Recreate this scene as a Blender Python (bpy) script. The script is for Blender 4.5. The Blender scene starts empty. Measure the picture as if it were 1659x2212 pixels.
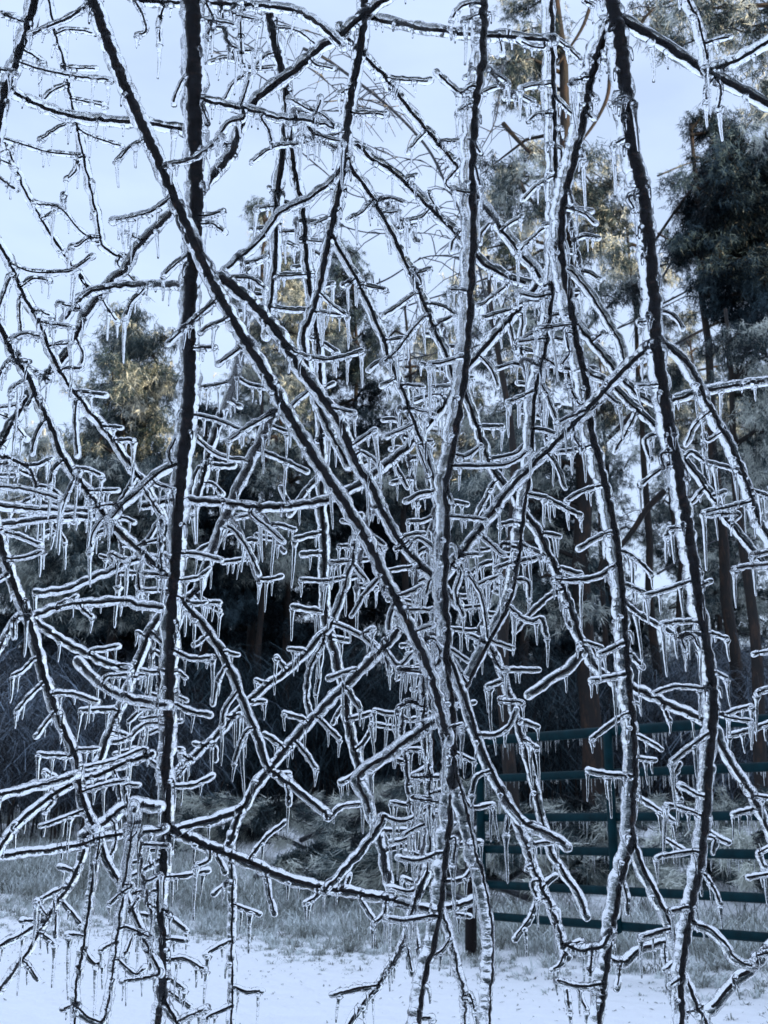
import bpy, math, random
import numpy as np
from mathutils import Vector, Matrix

# ------------------------------------------------------------------ camera, sky, sun, exposure
SC = bpy.context.scene
COL = SC.collection
R = math.radians
CAM_H, PITCH, FPX = 0.9, R(15.3), 2488.0          # FPX: focal length in the 1659 x 2212 grid the tracing uses
CP, SP = math.cos(PITCH), math.sin(PITCH)
cd = bpy.data.cameras.new("camera")
cam = bpy.data.objects.new("camera", cd); COL.objects.link(cam)
cam.location = (0, 0, CAM_H); cam.rotation_euler = (R(90) + PITCH, 0, 0)
cd.sensor_fit = 'VERTICAL'; cd.sensor_height = 36.0; cd.sensor_width = 27.0
cd.lens = FPX / 2212 * 36.0
cd.clip_start = 0.05; cd.clip_end = 2000
cd.dof.use_dof = True; cd.dof.focus_distance = 1.12; cd.dof.aperture_fstop = 32.0
SC.camera = cam

SUN_EL, SUN_AZ = R(12.0), R(121.0)                 # azimuth clockwise from +Y: right of and a little behind the camera
sun_dir = Vector((math.sin(SUN_AZ)*math.cos(SUN_EL), math.cos(SUN_AZ)*math.cos(SUN_EL), math.sin(SUN_EL)))
W = bpy.data.worlds.new("World"); SC.world = W; W.use_nodes = True
nt = W.node_tree; nt.nodes.clear()
wo = nt.nodes.new("ShaderNodeOutputWorld"); bg = nt.nodes.new("ShaderNodeBackground")
sky = nt.nodes.new("ShaderNodeTexSky"); sky.sky_type = 'NISHITA'; sky.sun_disc = False
sky.sun_elevation = SUN_EL; sky.sun_rotation = SUN_AZ; sky.air_density = 1.0; sky.dust_density = 0.6; sky.ozone_density = 1.35
# thin high cloud mixed into the clear sky
tc = nt.nodes.new("ShaderNodeTexCoord"); mp = nt.nodes.new("ShaderNodeMapping"); mp.inputs['Scale'].default_value = (2.2, 1.4, 6.0)
mp.inputs['Rotation'].default_value = (0, R(25), 0)
nz = nt.nodes.new("ShaderNodeTexNoise"); nz.inputs['Scale'].default_value = 1.6; nz.inputs['Detail'].default_value = 5; nz.inputs['Roughness'].default_value = 0.55
cr = nt.nodes.new("ShaderNodeMapRange"); cr.inputs[1].default_value = 0.35; cr.inputs[2].default_value = 0.8; cr.inputs[3].default_value = 0.62; cr.inputs[4].default_value = 0.88
mx = nt.nodes.new("ShaderNodeMix"); mx.data_type = 'RGBA'
mx.inputs[7].default_value = (4.3, 5.25, 7.1, 1)
L = nt.links.new
L(tc.outputs['Generated'], mp.inputs[0]); L(mp.outputs[0], nz.inputs['Vector']); L(nz.outputs['Fac'], cr.inputs[0]); L(cr.outputs[0], mx.inputs[0])
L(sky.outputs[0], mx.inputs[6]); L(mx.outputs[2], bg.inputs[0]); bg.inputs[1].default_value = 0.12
# sky strength raised overhead, above the view, to whiten snow and ice
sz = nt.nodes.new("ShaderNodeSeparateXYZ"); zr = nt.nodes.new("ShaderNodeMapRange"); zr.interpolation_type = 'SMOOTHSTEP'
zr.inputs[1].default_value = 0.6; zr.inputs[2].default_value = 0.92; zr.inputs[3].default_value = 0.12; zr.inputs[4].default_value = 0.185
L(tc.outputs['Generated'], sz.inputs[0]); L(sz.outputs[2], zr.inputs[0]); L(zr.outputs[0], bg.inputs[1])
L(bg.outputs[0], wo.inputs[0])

sd = bpy.data.lights.new("sun", 'SUN'); sd.energy = 5.0; sd.angle = R(0.5); sd.color = (1.0, 0.80, 0.50)
sun = bpy.data.objects.new("sun", sd); COL.objects.link(sun)
sun.rotation_euler = (-sun_dir).to_track_quat('-Z', 'Y').to_euler()
sun.location = (20, -10, 30)
SC.view_settings.view_transform = 'Standard'; SC.view_settings.look = 'None'
SC.view_settings.exposure = 0.72; SC.view_settings.gamma = 1.0
cy = SC.cycles
cy.max_bounces = 14; cy.transmission_bounces = 12; cy.diffuse_bounces = 2; cy.glossy_bounces = 5; cy.transparent_max_bounces = 8
cy.caustics_reflective = False; cy.caustics_refractive = True; cy.blur_glossy = 0.6; cy.sample_clamp_indirect = 6.0
cy.use_denoising = True

# ------------------------------------------------------------------ helpers
def ray(dx, dy):
    cx, cyy = (dx - 829.5)/FPX, (1106 - dy)/FPX
    return Vector((cx, CP - cyy*SP, SP + cyy*CP))
def at(dx, dy, Y):                       # the point at ground distance Y seen in direction (dx, dy)
    d = ray(dx, dy); return Vector((0, 0, CAM_H)) + d*(Y/d.y)
def atz(dx, dy, depth):                  # the point at distance `depth` along the view axis
    return Vector((0, 0, CAM_H)) + ray(dx, dy)*depth

def tag(o, label=None, cat=None, group=None, kind=None):
    if label: o['label'] = label
    if cat: o['category'] = cat
    if group: o['group'] = group
    if kind: o['kind'] = kind
    return o
def empty(name, loc=(0, 0, 0), label=None, cat=None, group=None):
    o = bpy.data.objects.new(name, None); o.empty_display_size = 0.1; COL.objects.link(o); o.location = loc
    return tag(o, label, cat, group)
def link(name, me, parent=None):
    o = bpy.data.objects.new(name, me); COL.objects.link(o)
    if parent is not None:
        o.parent = parent
        p = parent; off = Vector((0, 0, 0))
        while p is not None: off += Vector(p.location); p = p.parent
        o.location = -off                # meshes are in world coordinates
    return o
def mesh(name, verts, faces, mat, smooth=True):
    me = bpy.data.meshes.new(name); me.from_pydata(verts, [], faces)
    me.materials.append(mat)
    me.polygons.foreach_set('use_smooth', [smooth]*len(me.polygons)); me.update()
    return me
def mesh_np(name, V, T, mat, tint=None, smooth=False):
    me = bpy.data.meshes.new(name)
    V = np.asarray(V, np.float32); T = np.asarray(T, np.int32); k = T.shape[1]
    me.vertices.add(len(V)); me.vertices.foreach_set('co', V.ravel())
    me.loops.add(T.size); me.loops.foreach_set('vertex_index', T.ravel())
    me.polygons.add(len(T)); me.polygons.foreach_set('loop_start', np.arange(0, T.size, k, dtype=np.int32))
    me.materials.append(mat)
    if tint is not None:
        a = me.attributes.new('tint', 'FLOAT', 'POINT'); a.data.foreach_set('value', np.asarray(tint, np.float32))
    me.update(); me.validate()
    me.polygons.foreach_set('use_smooth', [smooth]*len(me.polygons))
    return me

def frame_of(t):
    t = t.normalized(); a = Vector((0, 1, 0)) if abs(t.y) < 0.85 else Vector((1, 0, 0))
    u = t.cross(a).normalized(); v = u.cross(t).normalized(); return u, v
def tube(V, F, pts, rad, n=8, capround=True, wob=None):
    """append a closed tube with rounded ends; rad: list of radii; wob(i, k): factor on a ring vertex"""
    N = len(pts); rings = []
    P = [pts[0]] + list(pts) + [pts[-1]]
    u = None
    for i in range(N):
        t = P[i+2] - P[i]
        if t.length < 1e-9: t = Vector((0, 0, -1))
        t.normalize()
        if u is None: u, _ = frame_of(t)
        u = (u - t*u.dot(t)).normalized(); v = t.cross(u)
        ring = []
        for k in range(n):
            a = 2*math.pi*k/n; r = rad[i]*(wob(i, k) if wob else 1)
            ring.append(len(V)); V.append(pts[i] + (u*math.cos(a) + v*math.sin(a))*r)
        rings.append(ring)
    for i in range(N-1):
        for k in range(n): F.append((rings[i][k], rings[i][(k+1) % n], rings[i+1][(k+1) % n], rings[i+1][k]))
    for ring, p, q, r in ((rings[0], pts[0], pts[1], rad[0]), (rings[-1], pts[-1], pts[-2], rad[-1])):
        t = (p - q); t = t.normalized() if t.length > 1e-9 else Vector((0, 0, -1))
        tip = len(V); V.append(p + t*r*(0.5 if capround else 0.0))
        for k in range(n):
            a, b = ring[k], ring[(k+1) % n]
            F.append((b, a, tip) if ring is rings[0] else (a, b, tip))
def catmull(P, step):
    """P: list of tuples; resample a smooth curve every ~step of the first two coordinates"""
    P = [np.array(p, float) for p in P]
    if len(P) == 2: P = [P[0], (P[0]+P[1])/2, P[1]]
    Q = [2*P[0]-P[1]] + P + [2*P[-1]-P[-2]]
    out = []
    for i in range(1, len(Q)-2):
        a, b, c, d = Q[i-1:i+3]; L_ = np.linalg.norm((c-b)[:2]); m = max(2, int(round(L_/step)))
        for j in range(m):
            t = j/m
            out.append(0.5*((2*b) + (c-a)*t + (2*a-5*b+4*c-d)*t*t + (3*b-a-3*c+d)*t**3))
    out.append(Q[-2]); return out
class Wave:                                # smooth random function of one variable
    def __init__(s, rg, wl, n=4):
        s.w = [(2*math.pi/(wl*rg.uniform(.5, 2.0)), rg.uniform(0, 6.28), rg.uniform(.4, 1)/n**.5) for _ in range(n)]
    def __call__(s, x): return sum(a*math.sin(f*x+p) for f, p, a in s.w)

# ------------------------------------------------------------------ materials
def mat(name):
    m = bpy.data.materials.new(name); m.use_nodes = True; t = m.node_tree
    return m, t, t.nodes['Principled BSDF']
def noise(t, scale, detail=4, rough=.55, coord='Object', vec=None):
    n = t.nodes.new('ShaderNodeTexNoise'); n.inputs['Scale'].default_value = scale; n.inputs['Detail'].default_value = detail; n.inputs['Roughness'].default_value = rough
    if vec is None:
        c = t.nodes.new('ShaderNodeTexCoord'); t.links.new(c.outputs[coord], n.inputs['Vector'])
    else: t.links.new(vec, n.inputs['Vector'])
    return n
def ramp(t, src, stops):
    r = t.nodes.new('ShaderNodeValToRGB'); e = r.color_ramp.elements
    e[0].position, e[0].color = stops[0][0], (*stops[0][1], 1); e[1].position, e[1].color = stops[-1][0], (*stops[-1][1], 1)
    for p, c in stops[1:-1]:
        x = e.new(p); x.color = (*c, 1)
    t.links.new(src, r.inputs[0]); return r
def bump(t, b, src, strength, dist):
    n = t.nodes.new('ShaderNodeBump'); n.inputs['Strength'].default_value = strength; n.inputs['Distance'].default_value = dist
    t.links.new(src, n.inputs['Height']); t.links.new(n.outputs[0], b.inputs['Normal']); return n

M_ICE, t, b = mat('clear_ice')
b.inputs['Base Color'].default_value = (0.985, 0.993, 1, 1); b.inputs['Transmission Weight'].default_value = 1; b.inputs['IOR'].default_value = 1.31
b.inputs['Roughness'].default_value = 0.015; b.inputs['Specular Tint'].default_value = (.35, .4, .46, 1)
n = noise(t, 230, 3, .5); bump(t, b, n.outputs['Fac'], 0.6, 0.0016)

M_BARK, t, b = mat('wet_dark_bark')
n = noise(t, 180, 5, .6); r = ramp(t, n.outputs['Fac'], [(.3, (.003, .003, .004)), (.58, (.008, .005, .005)), (.75, (.05, .028, .018))])
t.links.new(r.outputs[0], b.inputs['Base Color']); b.inputs['Roughness'].default_value = .6; b.inputs['Specular IOR Level'].default_value = .15; bump(t, b, n.outputs['Fac'], .6, .0015)

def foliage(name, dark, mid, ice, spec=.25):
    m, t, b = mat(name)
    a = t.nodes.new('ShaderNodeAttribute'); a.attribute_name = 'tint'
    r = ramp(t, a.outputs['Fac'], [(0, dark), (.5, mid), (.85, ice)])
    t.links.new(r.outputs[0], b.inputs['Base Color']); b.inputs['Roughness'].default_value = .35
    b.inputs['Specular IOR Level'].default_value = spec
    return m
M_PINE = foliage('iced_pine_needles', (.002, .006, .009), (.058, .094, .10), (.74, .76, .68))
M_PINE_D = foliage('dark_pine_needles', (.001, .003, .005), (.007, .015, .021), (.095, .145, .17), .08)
M_TWIGICE = foliage('iced_fine_twigs', (.001, .002, .003), (.010, .015, .022), (.27, .34, .42))
M_GRASS = foliage('frosted_grass', (.035, .036, .026), (.27, .285, .25), (.72, .77, .76))

M_PBARK, t, b = mat('pine_bark')
c = t.nodes.new('ShaderNodeTexCoord'); mm = t.nodes.new('ShaderNodeMapping'); mm.inputs['Scale'].default_value = (1, 1, .3); t.links.new(c.outputs['Object'], mm.inputs[0])
n = noise(t, 9, 6, .65, vec=mm.outputs[0]); r = ramp(t, n.outputs['Fac'], [(.3, (.008, .007, .007)), (.5, (.011, .0075, .006)), (.72, (.06, .03, .017))])
t.links.new(r.outputs[0], b.inputs['Base Color']); b.inputs['Roughness'].default_value = .8; bump(t, b, n.outputs['Fac'], 1, .04)

M_LIMB, t, b = mat('iced_grey_limb')
n = noise(t, 25, 5, .6); r = ramp(t, n.outputs['Fac'], [(.35, (.006, .006, .009)), (.55, (.022, .023, .028)), (.75, (.15, .17, .20))])
t.links.new(r.outputs[0], b.inputs['Base Color']); b.inputs['Roughness'].default_value = .3

M_GATE, t, b = mat('dark_green_gate_paint')
n = noise(t, 14, 4); r = ramp(t, n.outputs['Fac'], [(.3, (.0005, .012, .0155)), (.7, (.001, .024, .031))])
t.links.new(r.outputs[0], b.inputs['Base Color']); b.inputs['Roughness'].default_value = .5; b.inputs['Specular IOR Level'].default_value = .08
n2 = noise(t, 60, 3); bump(t, b, n2.outputs['Fac'], .3, .004)

M_CUT, t, b = mat('cut_log_wood')
n = noise(t, 20, 4); r = ramp(t, n.outputs['Fac'], [(.3, (.30, .17, .10)), (.7, (.48, .31, .2))])
t.links.new(r.outputs[0], b.inputs['Base Color']); b.inputs['Roughness'].default_value = .7

# ground: snow on the track, thin snow over dead grass and litter beyond the track's edge
EDGE = [(-200, 150), (-12, 19), (-4.1, 11.2), (-2.8, 10.4), (-1.8, 9.8), (-.9, 9.0), (0, 7.9), (.7, 7.25), (1.4, 7.0), (2.3, 6.5), (8, 3.0), (200, -120)]
def edge_y(x):
    return np.interp(x, [p[0] for p in EDGE], [p[1] for p in EDGE]) + .75
M_GROUND, t, b = mat('snow_and_litter')
a = t.nodes.new('ShaderNodeAttribute'); a.attribute_name = 'tint'
n1 = noise(t, 1.7, 6, .6); n2 = noise(t, 14, 5, .7)
ad = t.nodes.new('ShaderNodeMath'); ad.operation = 'MULTIPLY_ADD'; ad.inputs[1].default_value = 1.6; t.links.new(n1.outputs['Fac'], ad.inputs[0]); t.links.new(a.outputs['Fac'], ad.inputs[2])
mr = t.nodes.new('ShaderNodeMapRange'); mr.inputs[1].default_value = 1.15; mr.inputs[2].default_value = 1.45; t.links.new(ad.outputs[0], mr.inputs[0])
lit = ramp(t, n2.outputs['Fac'], [(.36, (.02, .018, .015)), (.46, (.10, .09, .075)), (.54, (.6, .63, .66))])
mxg = t.nodes.new('ShaderNodeMix'); mxg.data_type = 'RGBA'; mxg.inputs[6].default_value = (.95, .95, .96, 1)
t.links.new(mr.outputs[0], mxg.inputs[0]); t.links.new(lit.outputs[0], mxg.inputs[7]); t.links.new(mxg.outputs[2], b.inputs['Base Color'])
b.inputs['Roughness'].default_value = .6; n3 = noise(t, 4, 10, .62); bump(t, b, n3.outputs['Fac'], .8, .08)

# ------------------------------------------------------------------ terrain
def terrain(x, y):
    z = 0.03*np.sin(x*.9+1)*np.sin(y*.7) + 0.015*np.sin(x*2.3)*np.sin(y*1.9+2)
    z = z + np.clip(y-11, 0, 9)*0.10 + np.clip(y-20, 0, 60)*0.03          # low bank up to the wood
    rise = np.clip((x-26)/30, 0, 1); rise = rise*rise*(3-2*rise)                # unseen ridge at the right, raised to keep the low sun off the track
    fade = np.clip((62-y)/35, 0, 1)
    back = np.clip((-9-y)/16, 0, 1); back = back*back*(3-2*back)                # unseen bank added behind the camera to darken reflections in the ice
    return z + np.maximum(24.0*rise*fade, 11*back)
xs = np.unique(np.concatenate([np.linspace(-400, -20, 20), np.linspace(-20, 20, 161), np.linspace(20, 90, 36), np.linspace(90, 400, 16)]))
ys = np.unique(np.concatenate([np.linspace(-300, -40, 10), np.linspace(-40, -10, 16), np.linspace(-10, 25, 141), np.linspace(25, 80, 36), np.linspace(80, 700, 20)]))
X, Y = np.meshgrid(xs, ys); Z = terrain(X, Y)
nx, ny = len(xs), len(ys); I = np.arange(nx*ny).reshape(ny, nx)
T4 = np.stack([I[:-1, :-1], I[:-1, 1:], I[1:, 1:], I[1:, :-1]], -1).reshape(-1, 4)
beyond = np.clip((Y - edge_y(X))/1.2, -1, 1)*.5 - .12
beyond = np.where((X > 24) | (Y < -8), 1.0, beyond)  # unseen ridge and bank take the litter colour to stay dark
tag(link('ground', mesh_np('ground', np.stack([X, Y, Z], -1).reshape(-1, 3), T4, M_GROUND, beyond.ravel(), True)), 'snow covered track and littered forest floor', 'ground', kind='structure')
def gz(x, y): return float(terrain(np.float64(x), np.float64(y)))

# ------------------------------------------------------------------ needles, grass, twigs in bulk
def needles(C, D, K, length, width, rng, spread=.55, tint=None, droop=.35):
    """K thin needles from every centre C along D; returns V, T, tint"""
    N = len(C); C = np.repeat(C, K, 0); D = np.repeat(D, K, 0)
    d = D + rng.normal(0, spread, D.shape); d[:, 2] -= droop; d /= np.linalg.norm(d, axis=1)[:, None] + 1e-9
    s = np.cross(d, rng.normal(0, 1, d.shape)); s /= np.linalg.norm(s, axis=1)[:, None] + 1e-9
    ln = length*rng.uniform(.5, 1.2, len(C))[:, None]; C = C + rng.normal(0, length*.18, C.shape)
    V = np.empty((len(C)*3, 3)); V[0::3] = C - s*width*.5; V[1::3] = C + s*width*.5; V[2::3] = C + d*ln + np.array([0, 0, -1])*ln*.18
    T = np.arange(len(C)*3).reshape(-1, 3)
    tt = np.repeat(np.repeat(tint, K) + rng.normal(0, .12, len(C)), 3)
    return V, T, tt

def tube_mesh(name, tubes, mt, n=6):
    V, F = [], []
    for pts, rad in tubes: tube(V, F, pts, rad, n)
    return mesh(name, V, F, mt)

def conifer(x, y, H, rmax, label, group=None, seed=0, mt=None, dens=1.0, z_low=.5, lean=0, tip=.06, name='conifer', needle=.24):
    """dense conifer: trunk with drooping boughs all the way up, crown of needle sprays"""
    rng = np.random.default_rng(seed); rg = random.Random(seed)
    z = gz(x, y); root = empty(name, (x, y, z-.05), label, 'tree', group)
    tr = [Vector((x + lean*H*(i/8)**2, y, z-.1+H*i/8)) for i in range(9)]
    tubes = [(tr, [max(.012, .17*H/12*(1-i/8.2)) for i in range(9)])]
    C, D, TT = [], [], []
    nb = int(95*dens*H/10)
    for i in range(nb):
        f = (z_low/H) + (1-z_low/H)*(i+rg.random())/nb
        prof = min(1, (1-f)*1.75 + tip)*(.72+.28*math.sin(f*23+seed))
        Lb = max(.15, rmax*prof*rg.uniform(.55, 1.12)); az = rg.uniform(0, 6.283)
        base = Vector((x + lean*H*f*f, y, z+H*f)); up = rg.uniform(-.1, .35) if f < .8 else rg.uniform(.3, .9)
        pts = []
        for k in range(6):
            s = k/5; pts.append(base + Vector((math.cos(az)*Lb*s, math.sin(az)*Lb*s, Lb*(up*s - .45*s*s))))
        tubes.append((pts, [.006+.022*Lb/2*(1-k/5.5) for k in range(6)]))
        clump = rg.gauss(.42, .2)
        m = max(5, int(26*Lb*dens))
        for k in range(m):
            s = rg.uniform(.22, 1.03); j = min(4, int(s*5)); p = pts[j].lerp(pts[j+1], min(1, s*5-j))
            side = rg.uniform(-1, 1)*.38*Lb*(1-.55*s)
            p = p + Vector((-math.sin(az)*side, math.cos(az)*side, -abs(side)*.3 + rg.gauss(0, .07)))
            C.append(p); d = Vector((math.cos(az)*.8 - math.sin(az)*side, math.sin(az)*.8 + math.cos(az)*side, -.15)); D.append(d); TT.append(clump + rg.gauss(0, .12))
    link('trunk', tube_mesh('trunk', tubes, M_PBARK, 6), root)
    V, T, tt = needles(np.array(C), np.array(D), 11, needle, .016, rng, tint=np.array(TT))
    link('crown', mesh_np('crown', V, T, mt or M_PINE, tt), root)
    return root

def clump_pine(bx, Yd, H, tr_r, clumps, limbs, label, group=None, seed=0, mt=None, dens=1.0, name='pine_tree', twigs=True, wx=None):
    """tall pine placed by its trunk: clumps = (px, py, r_px) needle masses, limbs = (width_px, [(px, py) ...]) bare boughs"""
    rng = np.random.default_rng(seed); rg = random.Random(seed)
    x, y = (at(bx, 1790, Yd).x if wx is None else wx), Yd; z = gz(x, y); s = Yd/CP/FPX*1.0
    root = empty(name, (x, y, z-.05), label, 'tree', group)
    wv = Wave(rg, 6, 3)
    tr = [Vector((x+.10*wv(H*i/14), y+.1*wv(H*i/14+9), z-.1+H*i/14)) for i in range(15)]
    link('trunk', tube_mesh('trunk', [(tr, [tr_r*(1-.75*i/14)*(1.25 if i == 0 else 1) for i in range(15)])], M_PBARK, 12), root)
    tubes = []; C, D, TT = [], [], []
    for w, pl in limbs:
        fine = []
        dz = rg.uniform(-.8, .8)
        Q = catmull(pl, 14); pts = []
        for i, q in enumerate(Q): pts.append(at(q[0], q[1], Yd + dz*i/len(Q)))
        rad = [max(.006, w*s*.5*(1-.55*i/len(pts))) for i in range(len(pts))]
        fine.append((pts, rad))
        if twigs:
            for k in range(int(len(pts)*.7)):
                i = rg.randrange(len(pts)); p = pts[i]; v = Vector((rg.uniform(-1, 1), rg.uniform(-1, 1), rg.uniform(-.1, .7)))
                ln = rg.uniform(.25, .9); fine.append(([p + v*ln*u + Vector((0, 0, -ln*.7*u*u)) for u in (0, .33, .66, 1)], [.009, .008, .006, .004]))
        link('limb', tube_mesh('limb', fine, M_LIMB if not clumps else M_PBARK, 6), root)
    for px, py, rp in clumps:
        Yc = Yd + rg.uniform(-1.3, 1.3); c = at(px, py, Yc); rad = rp*s
        tp = Vector((x, y, min(z+H*.98, max(z+1, c.z + rg.uniform(-.3, .5)))))
        md = tp.lerp(c, .5) + Vector((0, 0, .25))
        tubes.append(([tp, md, c], [.05, .035, .015]))
        nsub = max(3, int(12*rad*dens)); 
        for _ in range(nsub):
            v = Vector((rg.gauss(0, .55), rg.gauss(0, .55), rg.gauss(0, .42)))*rad; q = c + v
            tubes.append(([c.lerp(q, .15), c.lerp(q, .6)+Vector((0, 0, .05)), q], [.016, .012, .006]))
            tone = rg.gauss(.46, .26)
            for k in range(int(20*dens)):
                C.append(q + Vector((rg.gauss(0, .17), rg.gauss(0, .17), rg.gauss(0, .12)))); D.append(Vector((v.x, v.y, -.3)).normalized()*.7 + Vector((0, 0, -.2))); TT.append(tone + rg.gauss(0, .1))
    if tubes: link('boughs', tube_mesh('boughs', tubes, M_PBARK, 6), root)
    if C:
        V, T, tt = needles(np.array(C), np.array(D), 14, .17, .016, rng, spread=.9, tint=np.array(TT), droop=.12)
        link('crown', mesh_np('crown', V, T, mt or M_PINE, tt), root)
    return root

def bush(x, y, h, r, label, group, seed, mt=None, n=70):
    """thicket of thin arching twigs sheathed in ice: flat slivers, each twig forking into drooping sprays"""
    rng = np.random.default_rng(seed); rg = random.Random(seed); z = gz(x, y)
    root = empty('iced_bush', (x, y, z), label, 'bush', group)
    Vs, Fs, tt = [], [], []
    def strip(pts, w, tone):
        b0 = len(Vs); a = rg.uniform(0, 3.14); o = Vector((math.cos(a), math.sin(a), .2))*w*.5
        for p in pts: Vs.extend((p-o, p+o)); tt.extend((tone, tone))
        for i in range(len(pts)-1): Fs.append((b0+2*i, b0+2*i+1, b0+2*i+3, b0+2*i+2))
    stems = []
    for i in range(n):
        az = rg.uniform(0, 6.283); ln = h*rg.uniform(.6, 1.15); out = r*rg.uniform(.2, 1)
        b = Vector((x + rg.gauss(0, r*.3), y + rg.gauss(0, r*.3), z))
        f = lambda u: b + Vector((math.cos(az)*out*u**1.6, math.sin(az)*out*u**1.6, ln*(1.25*u - .5*u*u*u)))
        pts = [f(k/6) for k in range(7)]
        if i < 10: stems.append((pts, [.014*(1-k/8) for k in range(7)]))
        strip(pts, .013, rg.gauss(.35, .2))
        for k in range(14):
            u = rg.uniform(.25, 1); p = f(u); a2 = az + rg.gauss(0, 1.2); l2 = h*rg.uniform(.12, .34)
            q = [p + Vector((math.cos(a2)*l2*s, math.sin(a2)*l2*s, l2*(.5*s - 1.0*s*s))) for s in (0, .35, .7, 1)]
            tone = rg.gauss(.45, .3); strip(q, .009, tone)
            for j in range(4):
                p3 = q[rg.randrange(1, 4)]; a3 = rg.uniform(0, 6.283); l3 = l2*rg.uniform(.25, .6)
                strip([p3 + Vector((math.cos(a3)*l3*s, math.sin(a3)*l3*s, -.7*l3*s*s)) for s in (0, .5, 1)], .007, tone + rg.gauss(0, .15))
    link('stems', tube_mesh('stems', stems, M_PBARK, 5), root)
    link('twigs', mesh_np('twigs', np.array([tuple(v) for v in Vs]), np.array(Fs), mt or M_TWIGICE, np.array(tt)), root)

def rows(spec, step, seed, keep=.85, r=(26, 60)):
    rg = random.Random(seed); out = []; ys = [q[0] for q in spec]; y = ys[0]
    while y <= ys[-1]:
        a = float(np.interp(y, ys, [q[1] for q in spec])); b = float(np.interp(y, ys, [q[2] for q in spec])); x = a
        while x <= b + 1:
            if rg.random() < keep: out.append((x + rg.uniform(-.4, .4)*step, y + rg.uniform(-.4, .4)*step, rg.uniform(*r)*min(1, .5+(y-ys[0])/260)))
            x += step*min(1, .6+(y-ys[0])/260)
        y += step*.8
    return out
# ------------------------------------------------------------------ trees of the wood
def px_tree(dx, top, Y):
    """ground x and height of a tree whose top is seen at (dx, top) when it stands at distance Y"""
    p = at(dx, top, Y); return p.x, p.z - gz(p.x, Y)
def rowtree(bx, top, Yd, spec, label, seed, step=52, keep=.85, mt=None, dens=1.2, tr=.14):
    tp = at(.5*(spec[0][1]+spec[0][2]), top, Yd); H = tp.z - gz(tp.x, Yd) - .5
    return clump_pine(bx, Yd, H, tr, rows(spec, step, seed, keep), [], label, seed=seed, mt=mt, dens=dens, wx=tp.x)
rowtree(292, 655, 24, [(672, 278, 284), (715, 262, 318), (745, 240, 345), (800, 246, 338), (850, 212, 372), (920, 190, 390), (1000, 160, 395), (1100, 115, 400), (1200, 95, 400), (1330, 70, 400)], 'dense green pine at left with a pale gold sunlit top', 3, dens=1.5, keep=.6, step=44)
rowtree(85, 925, 30, [(940, 85, 95), (1000, 55, 120), (1080, 10, 120), (1200, -40, 120), (1300, -60, 110)], 'small yellowish pine beside the tall one at the left edge', 5)
rowtree(600, 430, 30, [(445, 570, 580), (540, 570, 615), (600, 570, 690), (680, 560, 720), (780, 545, 700), (900, 520, 700), (1050, 480, 700), (1250, 460, 700)], 'slender pine with a thin bright tip standing left of centre', 7, keep=.66)
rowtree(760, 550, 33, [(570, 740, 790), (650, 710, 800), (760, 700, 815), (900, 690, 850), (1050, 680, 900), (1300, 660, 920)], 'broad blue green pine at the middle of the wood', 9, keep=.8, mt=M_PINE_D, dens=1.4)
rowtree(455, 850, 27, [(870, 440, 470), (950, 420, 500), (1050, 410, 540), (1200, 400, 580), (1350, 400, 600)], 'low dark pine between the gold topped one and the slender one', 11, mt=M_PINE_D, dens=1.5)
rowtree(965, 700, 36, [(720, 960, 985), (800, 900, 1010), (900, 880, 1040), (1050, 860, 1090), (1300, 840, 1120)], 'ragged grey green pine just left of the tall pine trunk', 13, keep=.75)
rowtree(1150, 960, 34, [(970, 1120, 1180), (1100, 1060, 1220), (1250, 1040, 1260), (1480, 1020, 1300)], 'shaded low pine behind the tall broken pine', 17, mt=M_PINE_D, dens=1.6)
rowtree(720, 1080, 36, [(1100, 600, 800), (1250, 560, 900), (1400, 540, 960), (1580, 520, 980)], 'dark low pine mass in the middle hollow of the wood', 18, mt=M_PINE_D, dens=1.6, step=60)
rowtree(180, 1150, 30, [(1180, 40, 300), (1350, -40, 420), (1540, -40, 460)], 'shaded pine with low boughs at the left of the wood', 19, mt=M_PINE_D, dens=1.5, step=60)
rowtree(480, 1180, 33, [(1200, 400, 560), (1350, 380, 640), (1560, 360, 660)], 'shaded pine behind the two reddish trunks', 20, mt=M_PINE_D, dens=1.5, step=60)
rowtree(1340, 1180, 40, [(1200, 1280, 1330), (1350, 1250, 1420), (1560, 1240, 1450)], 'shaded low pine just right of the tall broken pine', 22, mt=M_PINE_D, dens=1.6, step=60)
rowtree(1560, 700, 38, [(720, 1470, 1500), (800, 1460, 1640), (900, 1450, 1680), (1000, 1470, 1680), (1150, 1450, 1690), (1300, 1430, 1700), (1560, 1420, 1700)], 'hazy pine thicket behind the straight trunks at the right', 15, keep=.74)

pine_clumps = [(1140, 20, 45), (1150, 60, 40), (1125, 110, 45), (1090, 140, 50), (1150, 150, 55), (1120, 190, 50), (1180, 220, 45), (1095, 205, 35),
    (1060, 360, 50), (1110, 380, 55), (1180, 330, 45), (1260, 360, 60), (1290, 410, 60), (1310, 450, 45), (1230, 420, 55), (1075, 440, 55), (1140, 470, 55), (1040, 540, 45),
    (1110, 580, 60), (1190, 540, 50), (1280, 520, 50), (1320, 500, 40), (1000, 620, 50), (1080, 680, 55), (1170, 690, 50), (1040, 740, 50), (1290, 640, 40), (1130, 830, 60), (1060, 900, 50), (1180, 930, 60), (1330, 560, 45), (1240, 780, 45), (1080, 1000, 60), (1190, 1060, 55), (1120, 940, 55), (1040, 1060, 60), (1130, 1130, 65), (1200, 1180, 60), (1060, 1180, 60), (1280, 1080, 50), (1270, 950, 40), (1000, 1130, 60), (1220, 1300, 60), (1100, 1280, 60)]
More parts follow.
